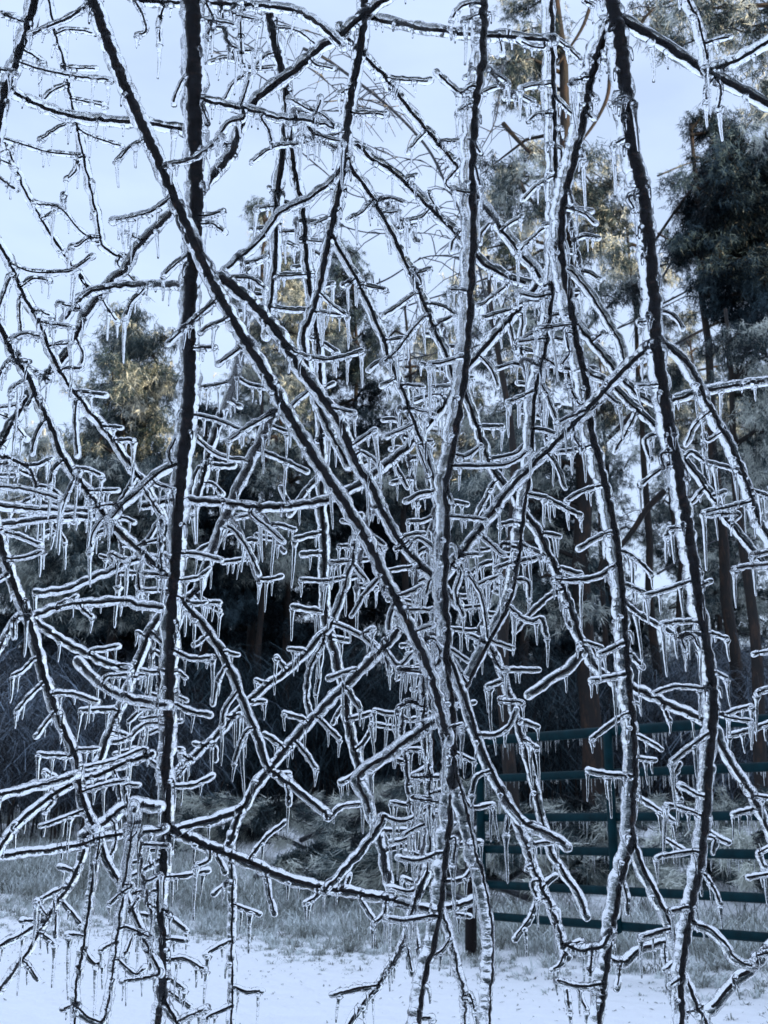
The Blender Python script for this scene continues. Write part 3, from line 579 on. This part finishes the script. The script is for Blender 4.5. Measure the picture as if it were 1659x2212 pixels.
TILE = {1: (0, 0), 2: (829.5, 0), 3: (0, 551), 4: (829.5, 551), 5: (0, 1102), 6: (829.5, 1102), 7: (0, 1648), 8: (829.5, 1648)}
TW = {
1: '''390,15 300,75 230,105 140,145 w11;75,265 180,300 330,330 470,345 w5;270,290 340,295 410,295;280,130 340,130 400,140;320,430 380,440 440,455;280,370 230,390 190,430;300,530 240,560 180,600 w5;340,560 400,590 520,630;350,670 290,665 200,655 120,630 20,600;345,680 330,730 295,770;0,770 40,800 65,815;160,880 260,900 330,980 390,1030 430,1050;270,900 270,870 275,850;380,1030 340,1060 320,1065;640,600 570,630 510,690 w7;730,710 820,690 900,640 950,590 w7;745,850 660,910 580,935 500,950 w9;820,930 900,930 955,915 w7;910,965 940,980 965,1000;580,0 615,60 630,130 600,150 w7;710,20 690,90 690,180 w9;890,10 920,80 900,150 w6;850,80 930,90 1010,105 w6;1010,60 1110,85 w6;1150,240 1080,310 1010,360 970,430 w6;1040,460 1060,400 1075,350 w8;870,450 890,500 895,530;1210,120 1290,135 1360,190 w6;1040,60 1045,250 1060,290;1370,280 1440,295;1260,430 1330,470 1400,500 1440,545 w8;1370,480 1385,430;1480,570 1400,600 1300,620 1200,630 1140,660 1095,695 w7;1130,510 1160,560 1175,610;1550,490 1620,490 1659,495;1520,380 1475,400;1600,880 1560,920 1510,945;1440,930 1360,970;1190,890 1120,900 w6;1300,1035 1400,1045 w6;810,330 780,360 750,440;620,1040 550,1010;950,620 1000,640 1010,670 w7;1050,470 1050,510 990,530 950,580 w12;0,690 50,710;80,210 130,230 180,265 w8;0,300 60,310;10,60 60,70''',
2: '''370,15 320,40 300,75 w9;430,60 380,80 355,85 w8;380,375 330,400 290,370 235,320 w11;380,450 340,470 325,480 w8;690,205 640,200 595,180 w7;695,365 640,370 600,380 w7;710,490 660,495 630,520;715,770 650,810 605,860;735,630 765,650 765,700;740,420 790,470 830,500 w9;870,335 820,350 w7;745,170 800,210 850,260 w6;700,980 640,1030 590,1080 w5;800,900 860,920 910,960;520,985 560,955 590,940;460,960 420,1010 415,1050;180,570 140,610 110,650;250,610 310,610;100,800 100,770 130,760;200,900 160,940 110,950 w6;230,930 215,880 195,840;0,920 60,915;0,335 80,345 190,350 w6;1040,600 1000,620 w7;1435,330 1400,370 1390,430;1440,330 1455,390 1445,470 w6;1380,190 1440,170 1490,160;1470,300 1480,260 1520,250;1020,420 985,450 w7;540,160 540,130;500,170 510,220;870,0 900,20 w8;900,250 930,260 935,300;890,400 910,420;870,480 900,510;1000,100 985,120;1040,200 1060,230;970,180 990,200;1050,400 1080,440;1000,440 1030,430;1040,510 1050,540;1060,580 1080,600;1090,790 1110,830;1060,850 1080,900;1110,950 1130,1000;1120,1080 1140,1100;850,640 860,680;800,830 815,880;390,610 415,660;395,720 415,800;350,830 310,820;330,1000 300,1040 290,1080;770,1030 790,1090;270,790 310,830 340,850 w6''',
3: '''100,130 150,100 210,110 w7;60,90 40,110 10,190 w6;50,40 130,70 230,75 310,65 390,10 w6;90,180 85,260 95,340 w6;170,290 240,300 310,310;100,340 170,350;165,240 215,260;230,390 300,380;280,490 340,490 w6;330,360 360,430 350,470;510,40 560,90 590,120 w6;830,0 770,30 715,80 w8;620,150 570,200 545,260;440,190 470,240 500,280;340,230 300,220 265,210 w6;330,590 380,595 450,605;440,740 520,745;490,800 570,800;330,640 325,730 335,860;270,890 230,930 220,980;190,720 155,780 140,850;70,740 110,790;80,430 30,470 10,500;60,460 120,460;110,540 60,570 50,590 w6;0,690 30,700 w8;0,660 70,650;0,900 35,900 w8;0,950 70,950 w7;0,1000 100,1010 250,1050 w6;330,920 390,930 435,950 w6;380,1020 500,1015 w6;310,990 280,1060 260,1120;580,970 540,1030 520,1070 w6;620,1010 660,1070 700,1128 w6;940,190 860,260 790,320 735,375 w10;840,400 920,400 w8;970,280 900,310 870,330;1050,390 1000,430 950,465 w8;1000,100 1080,100 1140,140 w9;1220,90 1300,85 1370,80 w7;1240,235 1330,240 w6;1350,240 1420,250 1490,260 w6;1390,170 1440,220 1490,255;1330,440 1430,450 1550,420 w8;1220,380 1280,420 1330,440;1340,350 1400,380 1450,415;1380,580 1430,560;1430,660 1520,680 w7;1520,820 1570,790 1610,760 w7;1200,670 1130,710 1060,750 1000,795 w9;840,690 930,710 1030,750 w9;840,780 920,850 1000,880 1080,885 w6;1030,530 1080,560 1140,570;990,620 1030,650;1015,540 940,560 880,570;1130,845 1210,880 1320,930 w8;1180,740 1230,760;940,910 1000,910 w6;920,990 960,1030;680,990 740,1010 w6;730,860 760,790;1390,950 1330,1010 1260,1110 w8;1220,1015 1240,1060 1250,1080;1560,850 1610,880 1640,910;1370,800 1420,770;1330,590 1250,660;1659,450 1640,460 1600,490 w6;1480,130 1530,105;1570,130 1659,150;400,170 360,120 320,60 w3;210,540 150,500 130,490 w6;150,600 120,650;860,920 830,990 825,1040 w5''',
4: '''130,80 190,65;130,170 60,220 0,260;190,210 250,220 300,250;170,270 110,340 50,420 0,460;0,370 90,360;330,150 290,150 w6;530,130 470,180 415,220 w6;570,230 500,250 435,270 w7;720,170 650,180 585,165 w8;730,260 820,245 w8;800,300 670,320 w7;690,360 580,375 w6;700,450 780,490 910,490 w9;430,450 470,500 490,560;540,290 560,370 570,410;330,440 270,460 210,470 w8;290,570 220,570 w6;230,600 130,630 w6;210,690 110,660 w6;110,740 20,780 w6;95,560 160,570 w7;40,540 0,560;680,560 710,620 740,700 w6;640,590 580,620 545,630 w7;660,750 740,770 w7;870,670 800,700 760,720 w7;890,820 830,840 760,850 w8;935,995 860,1020 795,1055 w7;410,740 500,740;470,880 560,860 600,830;300,910 440,910 540,900 620,850 w10;350,870 410,830 w6;620,1030 700,1050 780,1090 840,1120 w6;700,850 740,900 780,1000 w6;1190,560 1105,565 w6;1230,905 1160,950 1115,990 w8;1090,680 1050,760 1000,840 w7;1180,770 1130,800 1150,880 w8;1400,680 1340,740 1310,810;1400,800 1380,770 1385,860;1330,850 1390,890 1500,920 w6;1420,1040 1465,1025;1370,1020 1330,1070 w8;1560,1070 1480,1090 1390,1110 w9;1570,1010 1659,1040;1190,240 1250,260 1285,310;790,340 800,420 770,470 w6;600,270 590,400 620,530 640,580;230,1020 160,1030 105,1060 w8;150,830 190,940;40,890 100,1000;820,720 820,780 850,830;960,600 1010,640;940,340 900,370;1100,290 1120,300;1150,60 1160,100;1150,260 1170,300;1230,700 1250,760;1200,860 1210,920;160,120 130,60;1270,880 1310,960 w4;270,1010 290,1060;1520,920 1560,960;840,640 800,560;470,990 440,1050 400,1128 w4''',
5: '''0,90 80,110 165,145 w7;25,210 100,205 180,180 w6;600,150 650,135 700,125 w6;440,40 400,100 390,160 w6;620,210 600,290 605,370 w6;720,280 640,275 w8;720,345 630,345 w8;785,185 860,190 950,215 w8;850,190 900,150 w6;790,300 850,290 900,260 w6;760,370 820,400 885,400 w9;870,390 940,400 w7;870,380 940,430 w6;760,610 830,640 910,635 w9;760,840 830,870 900,880 w9;775,700 800,720 w6;480,190 540,215 w7;360,430 400,460 w6;250,410 300,390 320,380;650,520 700,570 w7;390,610 440,600 500,590 w6;460,720 550,710 w7;700,690 650,700 570,720 w8;480,670 550,675 w6;150,640 100,690 65,710 w7;190,745 130,800 80,860 w8;245,790 330,795 420,830 w8;500,860 430,860 360,865 w7;240,870 190,930 165,970 w7;340,1035 420,1030 w6;290,1060 180,1055 w7;620,1030 500,1080 370,1110 w8;700,890 620,900 w6;640,920 600,945 570,975 w7;550,980 490,1000 w6;640,1070 690,1110 w6;970,680 940,740 920,830 w6;970,610 1020,625 w7;885,550 850,580;1020,790 970,860 960,920 w6;1060,830 1130,825 w7;1070,950 1040,1000 1015,1080 w6;930,1030 935,1070;890,1020 850,1010 w6;970,900 1040,880;830,1080 790,1060;1170,750 1120,740 w7;1230,680 1200,640 w6;1310,605 1260,600 w6;1390,95 1290,120 w8;1380,185 1320,190 w7;1490,290 1400,305 1310,300 w8;1380,435 1280,420 w7;1440,225 1520,220 w6;1530,240 1580,300 w6;1640,290 1570,370 1525,450 w9;1450,490 1520,520 1590,560 1659,610 w8;1440,550 1490,560 w6;1570,540 1600,520 w6;1530,690 1430,720 w8;1310,900 1240,880 w8;1210,1010 1150,970 w8;1370,890 1420,940 1460,980 w8;1270,990 1320,1050 1360,1110 w8;1500,770 1550,850 w7;1510,900 1590,880 w7;1540,1030 1580,990 1605,940 w7;1480,850 1440,910 w6;1005,80 1060,150 1100,230 1115,270 w8;1090,20 1150,70 1220,130 w7;1400,560 1340,680 1325,800 1340,880;1400,540 1380,680 1370,780;60,470 60,540 w6;800,420 770,500 740,560 w7;110,390 115,430 w7;0,300 30,280;700,260 690,140 700,40 w5;20,150 30,100;650,110 690,40''',
6: '''330,30 430,40 w6;100,110 160,100 w7;50,170 110,130 w6;570,50 510,60 w7;350,190 410,190 w6;410,320 490,285 w7;575,220 490,250 w8;600,150 680,190 w6;590,220 680,200 w6;410,100 510,190 w7;690,100 750,110 w7;760,250 840,275 w7;975,95 900,130 850,160 w8;1005,240 940,280 860,300 745,300 w11;745,350 680,400 620,460 570,520 w11;580,300 620,310 630,370;545,420 590,460 640,480 680,470 700,540 w6;360,270 420,370 440,480 450,560 w6;1040,180 1100,220 1150,270 w5;1040,320 1110,350;1040,400 1100,450 1190,500 1240,530 w7;1320,310 1230,340 1145,365 w9;1350,480 1280,480 1210,490 w8;1020,580 980,600 940,620 w9;870,570 930,590 w6;1030,710 910,735 w9;1370,770 1280,760 1220,770 1170,790 w8;1060,620 1110,670 w6;1410,530 1470,550 w7;1430,700 1470,720 w8;1050,880 970,930 905,980 w9;1085,970 1150,1000 1195,1030 w6;1090,1070 1160,1080 w6;1410,960 1340,1010 1250,1080 w9;1430,850 1470,890 1580,910 w5;1480,880 1530,860 1575,850 w8;1659,920 1580,950 1500,970 w9;1659,235 1590,240 1520,250 w9;1659,610 1605,620 w8;1659,770 1615,790 w8;1530,15 1400,20 w7;1659,180 1600,190 w6;480,570 545,590 w7;470,620 500,680 520,690 w7;530,690 660,690 w8;500,740 455,760 w6;500,820 590,830 w7;590,910 655,930 w6;610,990 650,1020 w6;400,970 480,970 540,930 565,870 w10;60,690 150,690 230,690 w8;120,350 160,330 w7;70,430 200,430 w8;150,520 200,500 w7;60,670 120,620 w6;1270,550 1330,540 1360,590 w6;1290,540 1300,600;1380,320 1400,310 w7;1210,850 1230,900 w6;300,650 360,750 w7;290,1040 380,1080 w5;270,940 330,930 w4;150,120 230,180 240,230;60,380 30,450 20,520 w8;0,560 20,680 w8;200,300 180,360;420,560 370,540 w8;330,270 310,360 340,450 w7;180,880 175,980 180,1060 w6;1360,250 1330,220;220,560 250,620 230,690 w5;780,430 800,500 w6;1240,80 1220,110''',
7: '''200,40 280,85 300,95 w7;380,115 460,90 540,75 w8;540,100 590,95 w6;360,205 270,240 185,270 w8;230,160 200,200 w7;740,100 830,95 910,60 w8;760,60 810,10 w6;1180,50 1240,45 w7;1240,90 1250,170 w6;1480,80 1550,40 w7;1420,240 1470,190 1555,175 w7;1080,410 1150,320 1225,260 w8;720,490 800,485 890,465 w8;690,420 620,460 560,490 w8;690,620 740,670 800,715 w8;680,550 610,570 570,540 w8;560,640 600,580 w7;550,710 640,750 w9;570,530 540,550 480,600 w7;300,530 270,540 190,580 w7;200,660 160,600 w7;180,680 105,680 w7;185,740 230,775 w7;270,600 350,690 w7;110,860 160,930 w6;360,745 300,740 w7;360,800 400,860 430,865 w7;500,770 450,800 w7;510,850 580,910 620,890 w7;680,915 610,930 535,940 w9;725,850 800,845 880,890 w8;730,930 790,970 w8;730,990 820,1050 w7;800,1100 890,1060 w7;740,760 795,765 w7;1005,610 1060,630 1115,650 w7;990,770 930,800 900,820 w7;1005,965 1060,985 1120,985 w8;1000,1050 930,1080 890,1100 w8;1150,480 1165,570 1185,640 w8;980,520 930,560 w6;940,400 970,460 w7;900,420 860,440 w7;1370,570 1330,600 w7;1420,545 1490,540 1510,490 w7;1560,590 1610,670 w7;1659,650 1620,690 w7;1640,960 1540,975 1440,1000 w8;280,1060 330,1040 w7;510,80 520,160 w6;600,230 590,290 560,330 w7;490,250 500,330 480,400 w7;430,330 420,400 w7;330,470 270,450 w6;240,650 240,740 w6;640,380 650,440 w6;580,740 540,830 w6;640,760 650,880;720,300 740,380 w7;700,1010 690,900''',
8: '''180,60 270,60 w9;200,130 250,120 w7;120,150 200,165 250,170 w8;60,250 120,240 190,190 w8;0,290 90,290 190,270 w7;120,60 170,30 w8;90,355 140,390 180,390 w9;245,385 150,420 70,410 w11;280,345 350,350 410,340 w8;270,510 340,500 385,450 w10;330,130 380,190 460,180 w9;210,660 90,680 20,670 w11;35,540 100,555 150,545 w9;0,580 80,600 130,600 w8;310,650 360,660 w7;280,770 250,810 210,830 w7;100,800 120,900 w6;345,1010 380,1040 w7;540,200 530,290 w8;600,260 660,270 w9;650,350 720,340 w8;680,540 730,490 w8;620,450 640,440 w6;660,600 630,670 570,750 w8;780,790 850,770 w8;780,820 760,870 730,890 w8;940,955 850,965 750,940 w9;1055,55 980,50 895,35 w9;1085,140 1150,180 1240,240 w7;1350,380 1270,390 1185,405 w9;1360,220 1300,200 1230,180 w8;1360,140 1290,100 w7;1395,290 1440,320 1480,340 w7;1220,330 1300,380 w7;1280,0 1250,70 1280,150 w8;1385,480 1430,550 1450,600 w6;1320,620 1240,640 w9;1220,720 1120,750 w10;1220,890 1270,850 w8;1020,870 1010,960 w7;1030,510 1050,580 1050,640 w6;1240,960 1280,930 w7;1600,140 1659,150 w7;1590,200 1520,220 w10;1659,370 1620,390 1640,440 w7;1570,495 1659,480 w8;1659,820 1610,830 w9;170,1100 200,1100 w8;370,1000 390,1060 w7;1380,1050 1300,1080 w7;200,200 230,330 w7;0,380 20,540 w7;190,470 150,560 120,640 w8;60,820 20,900;640,520 660,580 w7;790,980 800,1060 w7;850,980 870,1060 w6;900,800 890,900;310,330 300,420 w8;130,700 150,830 140,960 w6;1270,730 1290,800;1210,780 1215,860 w6;400,60 380,120 w6;1430,330 1420,380'''}

def extend(P):
    """stems that leave the frame go on past it"""
    P = [np.array(p, float) for p in P]
    def out(p): return p[0] <= 8 or p[0] >= 1651 or p[1] <= 8 or p[1] >= 2204
    for end in (0, -1):
        a, b = (P[0], P[1]) if end == 0 else (P[-1], P[-2])
        if out(a):
            d = (a-b)/np.linalg.norm(a-b); q = a + d*170
            if end == 0: P.insert(0, q)
            else: P.append(q)
    return P

SIDE = 10
def iced(name, path, parent, rg, a1=.06, a2=.04, a3=.15, wl=64):
    """path: samples (dx, dy, depth, core_w, sleeve_w, shift) -> wood mesh (part) + ice_sleeve (sub-part); returns wood object, 3D samples"""
    pts = [atz(p[0], p[1], p[2]) for p in path]; s_ = [p[2]/FPX for p in path]
    k1 = Wave(rg, 46, 3)
    V, F = [], []; q = Wave(rg, 30, 3)
    tube(V, F, pts, [max(.0006, p[3]*.5*s*(1+.10*q(i*5))) for i, (p, s) in enumerate(zip(path, s_))], 8)
    wood = link(name, mesh(name, V, F, M_BARK), parent)
    V, F = [], []; w1, w2, wx, wy = Wave(rg, 34, 4), Wave(rg, 13, 3), Wave(rg, 60, 3), Wave(rg, 60, 3)
    wa = [(Wave(rg, wl, 3)) for _ in range(SIDE)]
    ice = []; rad = []
    for i, (p, s) in enumerate(zip(path, s_)):
        x = i*5.0; half = p[4]*.5
        ice.append(atz(p[0] + p[5] + wx(x)*half*.10, p[1] + wy(x)*half*.10, p[2]))
        rad.append(half*s*(1 + a1*w1(x) + a2*w2(x)))
    t = (ice[-1]-ice[-2]).normalized() if len(ice) > 1 else Vector((0, 0, -1))
    ice.append(ice[-1] + t*rad[-1]*.8); rad.append(rad[-1]*1.02)
    ice.append(ice[-1] + t*rad[-1]*.5); rad.append(rad[-1]*.75)
    ice.append(ice[-1] + t*rad[-1]*.25); rad.append(rad[-1]*.6)
    t0 = (ice[0]-ice[1]).normalized(); r0 = rad[0]
    ice = [ice[0]+t0*r0*.5] + ice; rad = [r0*.7] + rad
    tube(V, F, ice, rad, SIDE, wob=lambda i, k: 1 + a3*wa[k](i*5.0))
    link('ice_sleeve', mesh('ice_sleeve', V, F, M_ICE), wood)
    return wood, ice, rad

def icicle(p, ln, r, parent, rg):
    n = max(5, int(ln/.0035)); V, F = [], []; ph = rg.uniform(0, 6); fr = rg.uniform(900, 1500)
    lean = Vector((rg.gauss(0, .05), rg.gauss(0, .05), 0)); pts, rad = [], []
    for i in range(n+1):
        u = i/n; pts.append(p + Vector((0, 0, -ln*u)) + lean*ln*u + Vector((math.sin(u*5+ph), math.cos(u*4+ph), 0))*r*.12)
        rad.append(r*((1.45-1.0*u/.18 if u < .18 else .45*1.0)*0 + (1.0 + .7*max(0, 1-u/.12))*(1-.62*u**.8))*(1+.10*math.sin(u*ln*fr+ph)))
    tube(V, F, pts, rad, 8)
    link('icicle', mesh('icicle', V, F, M_ICE), parent)

def hang(wood, ice, rad, rg, dens, endp):
    """icicles under the parts that run sideways"""
    acc = rg.uniform(.2, 1.0)
    for i in range(2, len(ice)-2):
        t = ice[i+1]-ice[i-1]; horiz = math.hypot(t.x, t.y)/max(t.length, 1e-9); seg = (ice[i+1]-ice[i]).length/.0126*horiz**1.5
        acc -= seg*dens
        if acc <= 0:
            acc = rg.expovariate(1.0)*.95 + .12
            ln = min(.05, .0105*rg.lognormvariate(0, .68)+.003); icicle(ice[i] - Vector((0, 0, rad[i]*.72)), ln, min(.0024, .0014+ln*.026)*rg.uniform(.7, 1.3), wood, rg)
    if rg.random() < endp:
        ln = min(.05, .010 + rg.expovariate(1/.014)); icicle(ice[-3] - Vector((0, 0, rad[-3]*.6)), ln, min(.0026, .0016+ln*.025), wood, rg)

def nub(p, side, ln, r, parent, rg):
    """a bud's hooked ice drop on an upright stem"""
    V, F = [], []; o = Vector((side*rg.uniform(.5, 1), -rg.uniform(.4, 1), 0)).normalized()*ln*rg.uniform(.35, .6)
    pts = [p, p+o*.55+Vector((0, 0, ln*.12)), p+o*.95+Vector((0, 0, -.05*ln)), p+o*1.15+Vector((0, 0, -ln*.4)), p+o*1.2+Vector((0, 0, -ln*.75)), p+o*1.2+Vector((0, 0, -ln))]
    tube(V, F, pts, [r*1.25, r*1.3, r*1.15, r*.85, r*.65, r*.45], 8)
    link('ice_nub', mesh('ice_nub', V, F, M_ICE), parent)
rg = random.Random(1234)
NUBS = {4: 26, 5: 22, 2: 14, 3: 12, 0: 20, 1: 10}
stem_index = []                              # (thing, [(x, y, depth)])
for bi, (label, depth, stems) in enumerate(BR):
    root = None; zslope = rg.uniform(-.04, .04)
    for si, st in enumerate(stems):
        head, body = st.split(':'); w0, w1, ex, sh = map(float, head.split())
        P = extend([tuple(map(float, q.split(','))) for q in body.split()])
        Q = catmull(P, 5.0); jx, jy, jz = Wave(rg, 40, 3), Wave(rg, 40, 3), Wave(rg, 500, 2)
        base = depth
        if si:                               # a fork starts at its parent's depth
            d2, base = min(((p[0]-Q[0][0])**2+(p[1]-Q[0][1])**2, p[2]) for p in stem_index[-1][1])
        elif 20 < Q[0][0] < 1640 and 20 < Q[0][1] < 2190 and stem_index:   # springs from another stem: starts at that stem's depth
            d2, base = min(((p[0]-Q[0][0])**2+(p[1]-Q[0][1])**2, p[2]) for _, pl in stem_index for p in pl); base += .012
        spring = not si and base != depth
        sl = rg.uniform(-.05, .07); N = len(Q); path = []
        fade = 0 if si else 1
        for i, q in enumerate(Q):
            u = i/(N-1); z = base + ((depth-base)*min(1, u*2.5) if spring else zslope*(q[1]-1100)/1100 if not si else sl*u) + .02*(jz(i*5.0)-jz(0))*u
            w = w0 + (w1-w0)*u
            path.append((q[0]+jx(i*5)*1.3, q[1]+jy(i*5)*1.3, z, w*(.72 if w > 12 else .62), w*.93+ex+2.5, sh))
        if root is None:
            root = empty('iced_branch', atz(*path[0][:3]), label, 'branch', 'ice coated branches of the near tree')
            stem_index.append((root, []))
        wood, ice, rad = iced('stem' if si == 0 else 'side_branch', path, root, rg)
        stem_index[-1][1].extend(p[:3] for p in path)
        hang(wood, ice, rad, rg, .34 if ex < 19 else .2, .3)
        if si == 0:
            for _ in range(NUBS.get(bi, 4)):
                i = rg.randrange(3, len(path)-3); p = path[i]; sd_ = rg.choice((-1, 1)); s_ = p[2]/FPX
                nub(atz(p[0]+sd_*p[3]*.35, p[1], p[2]-p[3]*.4*s_), sd_, rg.uniform(16, 34)*s_, rg.uniform(3.6, 5.2)*s_, wood, rg)
SI = [(np.array([p[:2] for p in pl]), np.array([p[2] for p in pl]), r) for r, pl in stem_index]
def nearest(p):
    best = None
    for xy, zz, r in SI:
        d = ((xy - np.array(p))**2).sum(1); i = int(d.argmin())
        if best is None or d[i] < best[0]: best = (d[i], zz[i], r, xy[i])
    return best
for tile, body in TW.items():
    ox, oy = TILE[tile]
    for item in body.replace('\n', '').split(';'):
        tok = item.split(); w = 5.0
        if tok[-1][0] == 'w': w = float(tok.pop()[1:])
        P = [(float(a)/2+ox, float(b)/2+oy) for a, b in (q.split(',') for q in tok)]
        best = nearest(P[0])
        if best[0] > 16 and 0 < P[0][0] < 1659:                # grow it from the stem itself
            if len(P) > 1 and nearest(P[-1])[0] < 16: P = P[::-1]; best = nearest(P[0])
            elif best[0] < 60**2: P.insert(0, tuple(best[3]))
        P = extend(P) if not (P[0][1] < 8 or P[0][1] > 2204) else [np.array(p) for p in P]
        Q = catmull(P, 4.0); N = len(Q); jx, jy = Wave(rg, 26, 3), Wave(rg, 26, 3); L_ = 4.0*N/FPX
        sl = rg.uniform(-.7, .55)*L_; path = []; cw = w*.36+.5; ex = rg.uniform(11.0, 14.5); sh = rg.uniform(-1, 1)
        for i, q in enumerate(Q):
            u = i/(N-1); path.append((q[0]+jx(i*4)*.9*u, q[1]+jy(i*4)*.9*u, best[1] + sl*u, cw*(1.1-.35*u), cw*(1-.2*u)+ex, sh))
        wood, ice, rad = iced('twig', path, best[2], rg, .12, .06, .10, 30)
        hang(wood, ice, rad, rg, .78, .5)

# thin twig branches in the tangle farther back
TG = ['900,1235 905,1370 918,1500', '940,1375 955,1470 985,1560', '870,1525 880,1680 895,1860', '930,1735 915,1830 900,1935', '1002,1200 1020,1270 1045,1335',
 '860,890 880,980 902,1085', '330,1375 320,1500 298,1645', '345,1450 350,1550 356,1650', '1080,1180 1060,1280 1030,1380', '800,1100 780,1200 770,1290',
 '560,1100 590,1150 612,1190', '505,1120 530,1180 560,1260', '610,420 590,500 575,600', '640,480 660,560 668,640', '1180,620 1165,720 1172,830', '1130,780 1160,850 1180,950', '300,1780 305,1880 330,1990', '940,1100 925,1180 905,1240', '1225,460 1250,560 1260,640', '955,700 965,800 950,880', '520,560 540,640 530,720', '830,430 870,480 905,520', '1060,150 1100,200 1160,230', '640,240 690,300 750,330', '480,40 500,110 540,160', '250,1090 262,1180 255,1260', '60,1010 90,1080 140,1170']
for i, body in enumerate(TG):
    P = [tuple(map(float, q.split(','))) for q in body.split()]; nb = nearest(P[0]); dep = float(nb[1]); P.insert(0, tuple(nb[3])) if nb[0] > 9 else None
    root = empty('iced_branch', atz(P[0][0], P[0][1], dep), 'thin iced twig branch in the tangle behind the main stems', 'branch', 'thin twig branches in the tangle behind')
    Q = catmull(P, 5.0); jx, jy = Wave(rg, 40, 3), Wave(rg, 40, 3); N = len(Q)
    dz = rg.uniform(.08, .25)
    path = [(q[0]+jx(k*5)*2*min(1, k/6), q[1]+jy(k*5)*2*min(1, k/6), dep+dz*k/N, 4.5-1.5*k/N, 15-2.5*k/N, 0) for k, q in enumerate(Q)]
    wood, ice, rad = iced('stem', path, root, rg, .10, .05, .12, 40); hang(wood, ice, rad, rg, .5, .7)
    k = rg.randrange(2, 6); sd_ = rg.choice((-1, 1))
    while k < N-2:
        q = path[k]; ln = rg.uniform(22, 62); a = rg.uniform(-.35, .5); tw = [(q[0], q[1]), (q[0]+sd_*ln*.5, q[1]+ln*.5*a), (q[0]+sd_*ln, q[1]+ln*(a+rg.uniform(-.2, .3)))]
        QQ = catmull(tw, 4.0); M_ = len(QQ); sl = rg.uniform(-.6, .6)*ln/FPX
        w2, i2, r2 = iced('twig', [(p[0], p[1], q[2]+sl*m/M_, 3.6-1.2*m/M_, 15-1.5*m/M_, 0) for m, p in enumerate(QQ)], root, rg, .12, .06, .10, 30)
        hang(w2, i2, r2, rg, .7, .45); sd_ = -sd_; k += rg.randrange(4, 10)
